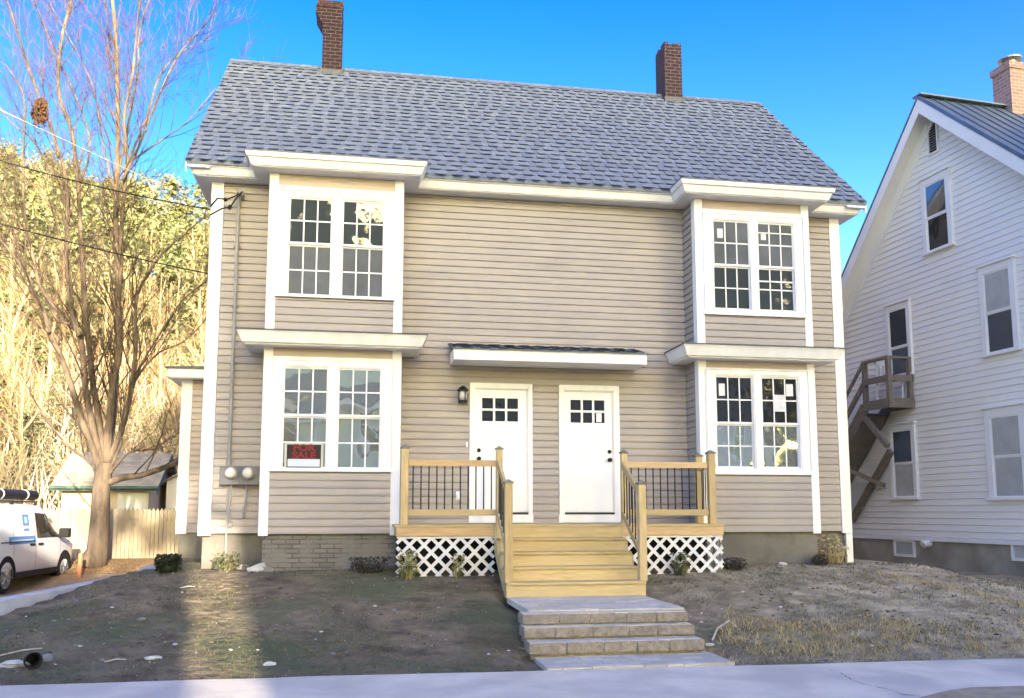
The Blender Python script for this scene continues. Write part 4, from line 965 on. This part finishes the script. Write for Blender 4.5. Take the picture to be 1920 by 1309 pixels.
L([(131,608),(100,590),(60,500),(10,480),(-20,440)],.06,.02,-.6,.2)
L([(126,359),(90,310),(60,260),(20,230),(-20,170)],.06,.02,0,-1)
L([(147,351),(170,280),(150,200),(100,90),(60,-10)],.06,.02,.6,1.5)
L([(131,531),(110,440),(100,400),(70,350),(20,330)],.06,.02,-.2,-.9)
L([(217,380),(190,250),(170,150),(95,10)],.05,.015,.3,-.6)
mt.build('trunk',BARK,maple,smooth=True)
tw=MB(); rg=random.Random(11)
for Q,rad in limbs:
    acc=0
    for i in range(2,len(Q)-1):
        seg=(Q[i+1]-Q[i]).length; acc+=seg*(1.9 if rad[i]<.10 else .8)
        while acc>.5:
            acc-=.5; ax=(Q[i+1]-Q[i]).normalized(); sd2=ax.cross(Vector((rg.gauss(0,1),rg.gauss(0,1),rg.gauss(0,.5)))).normalized()
            nd=(ax*.8+sd2*rg.uniform(.4,.75)+Vector((0,0,.35))).normalized()
            twig(tw,Q[i].lerp(Q[i+1],rg.random()),nd,rg.uniform(.9,2.3),max(.011,min(.021,rad[i]*.45)),2,rg,.5)
tw.build('crown',TWIG,maple)
# clump of dead leaves caught in it
nest=MB(); c0=at(75,210,y=TY); rg=random.Random(2)
for i in range(420):
    p=c0+Vector((rg.gauss(0,.075),rg.gauss(0,.075),rg.gauss(0,.14)-.0))+Vector((.02,0,-.04))*0; a=Vector((rg.gauss(0,1),rg.gauss(0,1),rg.gauss(0,1))).normalized()*.055; b=a.orthogonal().normalized()*.04
    nest.quad(p-a,p+b,p+a,p-b)
tag(nest.build('leaf_nest',island(M('dead_brown_leaf',(.13,.055,.03),(.22,.10,.05),9,.9),(.5,.5,.5),(1,1,1))),'brown clump of dead leaves caught high in the bare tree','leaf nest')
def bare_tree(name,label,hgt,seed,mat,cat='tree',group=None,stems=1,lv=3):
    rg=random.Random(seed); t=thing(name,label,cat,(0,0,0),0,group); tm=MB(); cm_=MB()
    for s in range(stems):
        p=Vector((rg.gauss(0,.25)*(stems>1),rg.gauss(0,.25)*(stems>1),-.4)); d=Vector((rg.gauss(0,.10),rg.gauss(0,.10),1)); pts=[p]; n=9; r=hgt*.0155
        rad=[r]
        for i in range(n): d=(d+Vector((rg.gauss(0,.07),rg.gauss(0,.07),.1))).normalized(); pts.append(pts[-1]+d*hgt/n); rad.append(r*(1-.85*(i+1)/n))
        tm.tube(pts,rad,6,cap=False)
        for i in range(int(22)):
            f=rg.uniform(.22,.97); k=min(n-1,int(f*n)); q=pts[k].lerp(pts[k+1],f*n-k); a=rg.uniform(0,6.28)
            nd=Vector((cos(a)*.7,sin(a)*.7,rg.uniform(.5,1.1)))
            twig(cm_,q,nd,hgt*.26*(1.15-f)+.5,max(.018,rad[k]*.45),lv-1,rg,.3,.8)
    tm.build('trunk',mat,t); cm_.build('crown',mat,t); return t
def leaf_tree(name,label,hgt,wid,seed,mat,nq,q=.28,group=None,base=.12,cone=.0,cat='tree',ncl=26):
    rg=random.Random(seed); t=thing(name,label,cat,(0,0,0),0,group)
    MB().tube([(0,0,-.5),(0,0,hgt*.5),(0,0,hgt*.9)],[hgt*.018,hgt*.012,.03],7).build('trunk',BARK,t)
    cm_=MB(); cl=[]
    for i in range(ncl):
        f=rg.random(); z=hgt*(base+(1-base)*f); w_=wid*((1-f)*cone+(1-cone)*math.sqrt(max(.04,1-(2*f-.9)**2)))*.5
        a=rg.uniform(0,6.28); rr_=w_*math.sqrt(rg.uniform(.1,1)); cl.append((Vector((cos(a)*rr_,sin(a)*rr_,z)),wid*rg.uniform(.10,.2)))
    for i in range(nq):
        c,s=cl[rg.randrange(len(cl))]; v=Vector((rg.gauss(0,1),rg.gauss(0,1),rg.gauss(0,.7)))*s*.75; p=c+v
        a=Vector((rg.gauss(0,1),rg.gauss(0,1),rg.gauss(0,.6))).normalized(); b=a.orthogonal().normalized(); b.rotate(Matrix.Rotation(rg.uniform(0,6.28),3,a))
        a*=q*rg.uniform(.6,1.3)*.5; b*=q*rg.uniform(.3,.7)*.5; cm_.quad(p-a,p-b,p+a,p+b)
    cm_.build('crown',mat,t); return t
LEAFG=island(M('yellow_green_foliage',(.155,.17,.09),(.27,.275,.16),.5,.85),(.28,.32,.28),(1,1,1))
LEAFP=island(M('soft_pine_foliage',(.145,.175,.095),(.25,.27,.155),.5,.85),(.28,.32,.28),(1,1,1))
LEAFD=island(M('dark_pine_foliage',(.045,.065,.035),(.08,.105,.055),.5,.85),(.6,.65,.6),(1,1,1))
protos=[bare_tree('hillside_tree','slender bare golden brown tree on the sunlit hillside',rnd.uniform(8.5,11.5),20+i,HTW[i%3],group='bare trees on the hillside',stems=1+(i%2),lv=3) for i in range(5)]
gp=[leaf_tree('evergreen_tree','yellow green evergreen tree on the hill behind the bare trees',rnd.uniform(8,11.5),rnd.uniform(4.5,6),40+i,(LEAFG,LEAFP)[i%2],2600,.42,'evergreens on the hill',cone=.45) for i in range(3)]
shp=[leaf_tree('thicket_shrub','golden leafed shrub in the thicket at the foot of the hill',2.6,3.0,60+i,island(M('golden_leaf_%d'%i,(.34,.29,.16),(.48,.42,.26),.6,.85),(.35,.32,.28),(1,1,1)),650,.17,'shrubs below the hill',base=.1,cat='shrub') for i in range(2)]
used=set(); rg=random.Random(77)
def place(pr,x,y,s=1,rz=None):
    if pr.name not in used: used.add(pr.name); o=pr
    else: o=copy_tree(pr)
    o.location=(x,y,H(x,y)); o.rotation_euler=(0,0,rg.uniform(0,6.28) if rz is None else rz); o.scale=(s,s,s*rg.uniform(.9,1.12)); return o
ct=0
def colx(px,y): return at(px,600,y=y).x
for i in range(50):                       # bare trees, thickest low on the slope
    y=20+58*(i/50)**1.15+rg.uniform(-1.5,1.5); px=-60+ (i*0.618034%1)*480
    place(protos[rg.randrange(5)],colx(px,y),y,rg.uniform(.65,1.0) if y>32 else rg.uniform(.5,.75))
for i in range(30):
    y=42+38*(i/30)+rg.uniform(-2,2); px=-60+((i*.618034+.3)%1)*490
    place(gp[rg.randrange(3)],colx(px,y),y,rg.uniform(.75,1.05))
for i in range(5):
    y=25+rg.uniform(-2,6); place(gp[i%3],colx((60,-20,120,330,180)[i],y),y,rg.uniform(.35,.5))
for i in range(26):
    y=19+rg.uniform(0,13); place(shp[i%2],colx(-40+((i*.618034+.1)%1)*440,y),y,rg.uniform(.6,1.2))
# thicket of thin stems along the foot of the slope
br=MB(); rg=random.Random(5)
for i in range(1500):
    y=17.2+rg.random()**1.5*26; x=colx(-60+rg.random()*470,y); z=H(x,y); hh=rg.uniform(1.2,3.2); d=Vector((rg.gauss(0,.18),rg.gauss(0,.18),1))
    p=Vector((x,y,z-.1)); r=rg.uniform(.016,.042); br.tube([p,p+d*hh*.5,p+(d+Vector((rg.gauss(0,.2),0,0)))*hh],[r,r*.8,r*.3],3,cap=False)
tag(br.build('brush',island(M('brush_stem',(.44,.38,.28),(.62,.55,.43),.8,.9),(.30,.27,.25),(1,1,1))),'thicket of thin pale stems along the foot of the hill','brush',kind='stuff')
lt=MB()
for i in range(9000):
    y=9+rg.random()**1.4*38; x=colx(-60+rg.random()*480,y)
    if y<12 and x>-.5: continue
    p=Vector((x,y,H(x,y)+.03+rg.random()*.3*(y>15))); a=Vector((rg.gauss(0,1),rg.gauss(0,1),rg.gauss(0,.5))).normalized()*rg.uniform(.05,.12)*(1+y*.012); b=a.orthogonal().normalized()*.06
    lt.quad(p-a,p-b,p+a,p+b)
tag(lt.build('leaf_litter',island(M('orange_leaf',(.50,.30,.12),(.62,.42,.18),2,.9),(.6,.5,.45),(1,1,1))),'orange and tan fallen leaves on the bank behind the fence','leaf litter',kind='stuff')
# ---------------------------------------------------------------- across the street (they reflect in the windows)
def far_house(name,label,x0,x1,y0,y1,ze,zr,wmat,nw,seed):
    t=thing(name,label,'house',((x0+x1)/2,y1,-1.4)); w_=MB()
    lap(w_,(x0,y1,0),(1,0,0),(0,1,0),0,x1-x0,-.7,ze,h=.16); lap(w_,(x0,y1,0),(0,-1,0),(-1,0,0),0,y1-y0,-.7,ze,h=.16); lap(w_,(x1,y1,0),(0,-1,0),(1,0,0),0,y1-y0,-.7,ze,h=.16)
    w_.box(x0+.02,x1-.02,y0,y1-.03,-1.6,ze); xm=(x0+x1)/2; w_.prism([(x0,y1-.02,ze),(x1,y1-.02,ze),(xm,y1-.02,zr)],(0,y0-y1,0)); w_.build('wall',wmat,t)
    r_=MB()
    for xa in (x0-.0,x1+.0): r_.hexa([(xa,y1+.25,ze-.0),(xm,y1+.25,zr),(xm,y0,zr),(xa,y0,ze-.0),(xa,y1+.25,ze+.15),(xm,y1+.25,zr+.15),(xm,y0,zr+.15),(xa,y0,ze+.15)])
    r_.build('roof',ROOFD,t)
    rg=random.Random(seed); nfl=max(1,int((ze+.5)/2.9))
    for fl in range(nfl):
        for i in range(nw):
            xc=x0+(x1-x0)*(i+.5)/nw; z0=.3+fl*2.8; f=MB().box(xc-.6,xc-.48,y1+.0,y1+.06,z0,z0+1.7).box(xc+.48,xc+.6,y1,y1+.06,z0,z0+1.7).box(xc-.48,xc+.48,y1,y1+.06,z0+1.58,z0+1.7).box(xc-.65,xc+.65,y1,y1+.1,z0-.08,z0).box(xc-.48,xc+.48,y1,y1+.04,z0+.8,z0+.86)
            f=f.build('window',NTR,t); MB().box(xc-.48,xc+.48,y1+.005,y1+.038,z0,z0+1.58).build('pane',GLD,f)
    return t
far_house('green_house','pale green clapboard house across the street, reflected in the lower left bay window',-11,4.84,-37,-28.2,7.4,9.1,M('pale_green_siding',(.66,.76,.50),(.70,.80,.54),1,.7),4,1)
gh=bpy.data.objects['green_house']; MB().box(-10.8,4.6,-28.2,-26.9,4.78,5.02).build('porch_fascia',NTR,gh); MB().hexa([(-10.9,-28.2,5.022),(4.7,-28.2,5.022),(4.7,-26.8,5.022),(-10.9,-26.8,5.022),(-10.9,-28.2,6.2),(4.7,-28.2,6.2),(4.7,-26.8,5.1),(-10.9,-26.8,5.1)]).build('porch_roof',ROOFD,gh)
for x in (-10.4,-6.7,-3.0,.8,4.2): MB().box(x-.08,x+.08,-27.1,-26.94,-1.4,4.78).build('porch_post',NTR,gh)
far_house('added_cream_house','tall cream clapboard house added across the street to shade the front',6.95,22,-36.3,-28.2,9.4,14.0,M('cream_siding',(.66,.62,.46),(.70,.66,.52),1,.7),5,2)  # added house, height and near edge shaped for its shadow on the front
pn0=leaf_tree('added_shade_pine','unseen tall dark pine, added across the street to shade the front and roof',25,8.5,90,LEAFD,9000,.95,'pines added across the street for shade',base=.12,cone=.25,ncl=48)
spots=[(13.2,-42,1.0),(18.5,-43,1.05),(23.5,-42,.98),(28.5,-43,1.0),(16,-47,1.1),(21,-47.5,1.1),(-.5,-54,1.12),(26,-47.5,1.1),(31,-47.5,1.05)]  # unseen row added to shade the roof; leftmost darkens an upper pane's reflection
for i,(x,y,s) in enumerate(spots):
    o=pn0 if i==0 else copy_tree(pn0); o.location=(x,y,-1.5); o.scale=(s,s,s); o.rotation_euler=(0,0,i*1.3)
for i,(x,y,hs,lab) in enumerate(((-6,-40,1.75,'leftmost bare tree across the street, mirrored in the upper left panes'),(-1.5,-43,1.9,'bare tree across the street behind the green house ridge, mirrored in glass'),(2.8,-41,1.8,'bare tree across the street, mirrored in the upper left bay window'),(6.2,-45,2.0,'tallest bare tree across the street, beside the high crowned pine'))):
    o=copy_tree(protos[i]); o.location=(x,y,-1.5); o.scale=(hs,hs,hs); o['label']=lab; o['group']='bare trees across the street'
hp=leaf_tree('added_high_pine','unseen tall pine with bare lower trunk, added to shade the left house corner',25,7.4,95,LEAFD,8000,.9,base=.535,cone=.05,ncl=60); hp.location=(9.6,-42,-1.5)  # added pine, crown placed to close the light gap above the foundation
# ---------------------------------------------------------------- overhead lines
def wire(name,lab,a,b,sag,r,mat):
    pts=[]
    for i in range(25):
        t=i/24; pts.append(a.lerp(b,t)-Vector((0,0,sag*4*t*(1-t))))
    tag(MB().tube(pts,r,5).build(name,mat),lab,'wire')
PW=M('pale_cable',(.55,.54,.52),rough=.6)
e1=Vector((-.03,-.06,4.86)); s1=at(0,304,y=1.5); e1d=(s1-e1)
wire('power_cable','dark overhead power cable slanting down to the service head at the eaves',e1+e1d*2.2+Vector((0,0,.6)),e1,.25,.010,BLK)
e2=Vector((-.03,-.05,3.84)); s2=at(0,418,y=1.5); wire('telephone_cable','lower dark overhead cable meeting the house corner halfway up',e2+(s2-e2)*2.2+Vector((0,0,.3)),e2,.15,.010,BLK)
e3=at(210,345,y=1.3); s3=at(0,228,y=1.5); wire('pale_overhead_cable','pale overhead cable sloping across the upper part of the bare tree',s3+(s3-e3)*1.2,e1+Vector((0,.02,.03)),-.0,.007,PW)
# ---------------------------------------------------------------- small things on the lawn
def gp_(px,py):
    d=fw+rt*((px-960)/F)-up*((py-654.5-PP)/F); t=6.0
    while t<60:
        p=OC+d*t
        if p.z<H(p.x,p.y):
            lim_=(-.70 if (.85<p.x<3.0 or 7.66<p.x<9.82) else -1.47 if 2.9<p.x<7.75 else -.14 if -.1<p.x<10.7 else 99); p.y=min(p.y,lim_); return p
        t+=.02
    return p
STW=M('pale_stone',(.50,.49,.46),(.66,.65,.62),9,.9,.6,30); STG=M('grey_stone',(.20,.20,.19),(.32,.31,.29),9,.9,.6,30); DRYW=M('bleached_wood',(.42,.38,.31),(.55,.5,.42),6,.9)
def stone(px,py,r,lab,mat=STW,sq=(1.3,.8,.5),grp=None,seed=0):
    r*=.68
    p=gp_(px,py); p.z=H(p.x,p.y)+r*sq[2]*.4
    tag(MB().rock(p,r,sq,seed).build('stone',mat,smooth=False),lab,'stone',grp)
stone(26,1251,.15,'largest pale stone, beside the black pot at the front of the lawn',seed=1,sq=(1.4,.7,.5))
stone(87,1240,.10,'rounded grey stone just right of the black pot',STG,(1.1,.8,.7),seed=2)
stone(92,1121,.085,'white stone beside the concrete edging wall',seed=3)
stone(287,1236,.085,'flat white stone alone near the front edge of the dark lawn',seed=4,sq=(1.5,.8,.45))
stone(264,1163,.065,'small grey stone in the middle of the dark left lawn',STG,seed=5)
stone(506,1248,.07,'pale stone at the front of the lawn left of the steps',seed=6)
stone(1435,1057,.085,'white stone below the right bay window foundation',seed=7)
stone(1330,1214,.06,'pale stone beside the right end of the bottom step',seed=8)
stone(1333,1222,.05,'smaller pale stone at the foot of the bottom step',STG,seed=9)
rg=random.Random(31)
for i in range(40):
    px,py=rg.uniform(10,960),rg.uniform(1110,1250)
    if i>26: px,py=rg.uniform(1300,1750),rg.uniform(1085,1220)
    stone(px,py,rg.uniform(.014,.035),'pebble lying loose in the lawn soil',STW if rg.random()<.6 else STG,(1.3,.9,.6),'pebbles strewn over the lawn',100+i)
def stick(px,py,L_,ang,lab):
    p=gp_(px,py); d=Vector((cos(ang),sin(ang),0))*L_/2; a=p-d;b=p+d; a.z=H(a.x,a.y)+.015;b.z=H(b.x,b.y)+.018; m=(a+b)/2+Vector((0,.02,.012))
    tag(MB().tube([a,m,b],[.008,.009,.006],6).build('stick',DRYW),lab,'stick')
stick(216,1243,.20,.05,'short pale stick near the front of the dark lawn'); stick(352,1104,.18,.2,'pale stick on the lawn below the left house corner'); stick(40,1225,.38,.5,'long thin stick behind the black pot')
p=gp_(1335,1205); q=gp_(1368,1180); tag(MB().tube([p+Vector((0,0,.02)),p.lerp(q,.4)+Vector((-.02,0,.10)),q+Vector((0,0,.10)),q+Vector((.08,0,.03))],[.012,.011,.009,.006],6).build('curled_twig',DRYW),'curled pale twig beside the bottom block step','twig')
p=gp_(58,1252); po_=thing('plant_pot','black plastic plant pot lying on its side on the lawn','pot',(p.x,p.y,H(p.x,p.y)+.075),.5)
MB().lathe((0,0,0),[(.06,.09),(.075,-.07),(.085,-.07),(.085,-.09),(.075,-.09),(.068,-.08),(.052,.08)],16,'y').build('pot_body',M('black_plastic',(.02,.02,.02),(.03,.03,.03),5,.5),po_,world=False)
pl_=[(455,1052,.10),(468,1046,.12),(480,1052,.09),(492,1050,.10),(504,1058,.11),(517,1060,.09),(470,1060,.08),(450,1062,.07)]
lab=['tilted pale slab on the rubble heap by the left foundation','long leaning block on the rubble heap by the left foundation','broken brick in the middle of the rubble heap','broken brick against the old brick footing','stacked grey block at the right of the rubble heap','flat block at the far right of the rubble heap','small lump in front of the rubble heap','smallest lump at the left of the rubble heap']
for i,(px,py,r) in enumerate(pl_):
    p=gp_(px,py); m=MB(); a=(r*1.1,r*.7,r*.5); rg2=random.Random(i); rot=Matrix.Rotation(rg2.uniform(-.7,.7),3,'Z')@Matrix.Rotation(rg2.uniform(-.5,.5),3,'Y')
    vs=[rot@Vector((sx*a[0]*rg2.uniform(.8,1.1),sy*a[1]*rg2.uniform(.8,1.1),sz*a[2]*rg2.uniform(.8,1.1)))+Vector((p.x,p.y,H(p.x,p.y)+a[2]*.6)) for sx,sy,sz in ((-1,-1,-1),(1,-1,-1),(1,1,-1),(-1,1,-1),(-1,-1,1),(1,-1,1),(1,1,1),(-1,1,1))]
    tag(m.hexa(vs).build('rubble_block',STG if i%2 else STW,bevel=.008),lab[i],'rubble','rubble by the left foundation')
def blades(mb,c,n,h,sp,rg,w=.008,lean=.5):
    for i in range(n):
        a=rg.uniform(0,6.28); p=c+Vector((cos(a),sin(a),0))*sp*math.sqrt(rg.random()); d=Vector((cos(a)*lean*rg.random(),sin(a)*lean*rg.random(),1)).normalized()*h*rg.uniform(.5,1.1); s=Vector((-sin(a),cos(a),0))*w
        m=p+d*.55+Vector((0,0,.02*h)); t=p+d+Vector((cos(a),sin(a),-.3))*h*.18*lean
        mb.pts([p-s,p+s,m+s*.7,m-s*.7,t],[(0,1,2,3),(3,2,4)])
def plant(name,lab,px,py,h,sp,n,mat,w=.008,lean=.6,leafy=0,cat='plant',seed=0):
    rg=random.Random(seed+int(px)); p=gp_(px,py); m=MB(); blades(m,Vector((p.x,p.y,H(p.x,p.y)-.01)),n,h,sp,rg,w,lean)
    t=thing(name,lab,cat,(p.x,p.y,H(p.x,p.y))); m.build('stems',mat,t)
    if leafy:
        lm=MB()
        for i in range(leafy):
            a=rg.uniform(0,6.28); q=p+Vector((cos(a)*sp*1.4*math.sqrt(rg.random()),sin(a)*sp*1.4*math.sqrt(rg.random()),h*rg.uniform(.15,1.0))); u_=Vector((rg.gauss(0,1),rg.gauss(0,1),rg.gauss(0,.6))).normalized()*.035; v_=u_.orthogonal().normalized()*.018; lm.quad(q-u_,q-v_,q+u_,q+v_)
        lm.build('leaves',mat,t)
DKG=island(M('dark_shrub_leaf',(.025,.035,.018),(.05,.06,.03),5,.8),(.5,.5,.5),(1,1,1)); OLV=island(M('olive_weed',(.13,.14,.06),(.24,.23,.11),5,.85),(.55,.55,.5),(1,1,1)); DRY=island(M('dry_straw',(.54,.44,.21),(.72,.61,.33),5,.9),(.55,.52,.5),(1,1,1)); YGR=island(M('yellowing_leaf',(.27,.26,.09),(.38,.34,.14),5,.85),(.6,.6,.5),(1,1,1)); DDB=island(M('dead_stem',(.055,.05,.04),(.10,.09,.07),5,.9),(.5,.5,.5),(1,1,1))
plant('shrub','dark green bushy shrub at the left rear corner of the house',315,1075,.26,.13,110,DKG,.008,.7,420,'shrub')
plant('weed_clump','straw coloured weed clump below the two electricity meters',424,1070,.26,.15,110,OLV,.006,.8,120)
plant('weed_clump','dark dead weed clump below the lower left bay window',690,1072,.20,.22,170,DDB,.006,.9,150)
plant('weed_clump','yellow leaved weed growing up the left end of the lattice',762,1076,.34,.10,60,YGR,.006,.6,90)
plant('weed_clump','small weed in front of the middle of the left lattice',838,1062,.26,.07,30,YGR,.005,.5,45)
plant('weed_clump','green weed in front of the right lattice',1262,1070,.30,.10,80,OLV,.006,.6,80)
plant('weed_clump','low dark weed clump at the right end of the lattice',1374,1068,.17,.16,130,DDB,.006,.9,120)
plant('weed_clump','small grey weed tuft beside the white stone on the right',1433,1048,.17,.10,90,DDB,.005,.8,60)
plant('dry_shrub','twiggy dry shrub at the right corner of the tan house',1556,1056,.46,.20,120,DRY,.005,.9,150,'shrub')
plant('red_weed','reddish weed on the driveway edge by the side wing',322,1042,.25,.10,40,M('red_leaf',(.30,.08,.05),(.42,.16,.10),8),.008,.8,60)
p=gp_(150,1050); p=at(150,1048,y=6.6); stk=tag(MB().tube([(p.x,p.y,H(p.x,p.y)-.1),(p.x+.01,p.y,H(p.x,p.y)+.52)],[.05,.045],8).build('marker_stake',M('faded_orange',(.55,.22,.12),(.48,.2,.12),5,.7)),'faded orange marker stake beside the foot of the bare tree','stake')
# grass and litter
gm=MB(); rg=random.Random(8)
for i in range(26000):
    x=rg.uniform(-2.6,13.5); y=rg.uniform(-5.25,-.2)
    if x<kerbx(y)+.1 or (4.0<x<6.4 and y<-2.2) or (L1<x<R1 and y>-.6) or (DX0<x<DX1 and y>-1.45): continue
    if noise.noise(Vector((x*.9,y*.9,7)))+.35*noise.noise(Vector((x*3.1,y*3.1,1)))<(-.10 if x<6 else -.12): continue
    blades(gm,Vector((x,y,H(x,y)-.004)),1,.055,.01,rg,.004,1.3)
tag(gm.build('grass',island(M('short_lawn_grass',(.10,.11,.055),(.21,.20,.11),1.5,.9,c3=(.22,.19,.11),sc3=.8),(.5,.52,.5),(1,1,1))),'short patchy grass growing over the dark lawn soil','grass',kind='stuff')
gm=MB(); a0=gp_(1375,1225)
n=0
while n<7500:
    px,py=rg.uniform(1350,1930),rg.uniform(1176,1243); w_=1-abs((py-1212)/34); 
    if rg.random()>w_*(1 if px<1720 else .45)*(.4+.9*(noise.noise(Vector((px*.02,py*.05,3)))+.4)): n+=.2; continue
    n+=1; p=gp_(px,py)if n<1 else None
    d=fw+rt*((px-960)/F)-up*((py-654.5-PP)/F); z=-1.2
    for _ in range(4): q=OC+d*((z-OC.z)/d.z); z=H(q.x,q.y)
    blades(gm,Vector((q.x,q.y,z-.005)),1,.085,.02,rg,.004,1.2)
# straggling straw along the bank toward the neighbour
for i in range(900):
    t=rg.random(); p=gp_(1640+280*t+rg.gauss(0,6),1076+60*t**1.1+rg.gauss(0,2)) if i%3==0 else p
    blades(gm,Vector((p.x+rg.gauss(0,.06),p.y+rg.gauss(0,.06),H(p.x,p.y)-.005)),1,.07,.03,rg,.004,1.3)
tag(gm.build('dry_grass',DRY),'band of dry straw coloured grass along the front of the right lawn','dry grass',kind='stuff')
lm=MB()
for i in range(4200):
    x=rg.uniform(-2.4,13); y=rg.uniform(-5.9,-.3)
    if y<-5.25 and rg.random()<.75: continue
    if x<kerbx(y)+.05 or (4.0<x<6.4 and y<-2.2) or (DX0<x<DX1 and y>-1.45): continue
    p=Vector((x,y,H(x,y)+.008)); a=Vector((rg.gauss(0,1),rg.gauss(0,1),rg.gauss(0,.25))).normalized()*rg.uniform(.006,.022); b=Vector((-a.y,a.x,rg.gauss(0,.004)))*.55
    lm.quad(p-a,p-b,p+a,p+b)
tag(lm.build('fallen_leaves',island(M('pale_leaf_scrap',(.42,.37,.28),(.58,.54,.46),4,.9),(.35,.3,.25),(1,1,1))),'scraps of pale fallen leaf scattered over the lawn','fallen leaves',kind='stuff')
cl=MB(); rg=random.Random(19)
for i in range(2600):
    x=rg.uniform(-2.4,12.5); y=rg.uniform(-5.25,-.3)
    if x<kerbx(y)+.05 or (4.0<x<6.4 and y<-2.2) or (DX0<x<DX1 and y>-1.42) or (L1<x<R1 and y>-.6): continue
    if noise.noise(Vector((x*.8,y*.8,21)))<-.15: continue
    cl.rock((x,y,H(x,y)),rg.choice((.008,.010,.012,.015,.02,.026)),(1.2,1,.6),i,5)
tag(cl.build('soil_clods',island(M('soil_clod',(.12,.10,.068),(.24,.20,.14),8,.95,.5,40),(.6,.6,.6),(1,1,1))),'small clods and lumps of brown soil over the lawn','soil clods',kind='stuff')
# crack across the pavement
ck=MB(); pc=[at(px,py,z=-1.366) for px,py in ((1540,1251),(1575,1262),(1598,1276),(1640,1288),(1672,1294),(1690,1302),(1740,1308))]
for i,(a,b) in enumerate(zip(pc,pc[1:])):
    for k in range(6):
        p=a.lerp(b,k/6); q=a.lerp(b,(k+1)/6+.01); wd_=.035+.02*noise.noise(p*9); jit=Vector((noise.noise(p*14),noise.noise(p*14+Vector((5,5,5))),0))*.03
        ck.quad((p.x+jit.x,p.y+jit.y-wd_/2,-1.3625),(q.x,q.y-wd_/2,-1.3625),(q.x,q.y+wd_/2,-1.3625),(p.x+jit.x,p.y+jit.y+wd_/2,-1.3625))
tag(ck.build('pavement_crack',M('crack_dirt',(.10,.09,.07),(.2,.18,.14),20,.95)),kind='structure')
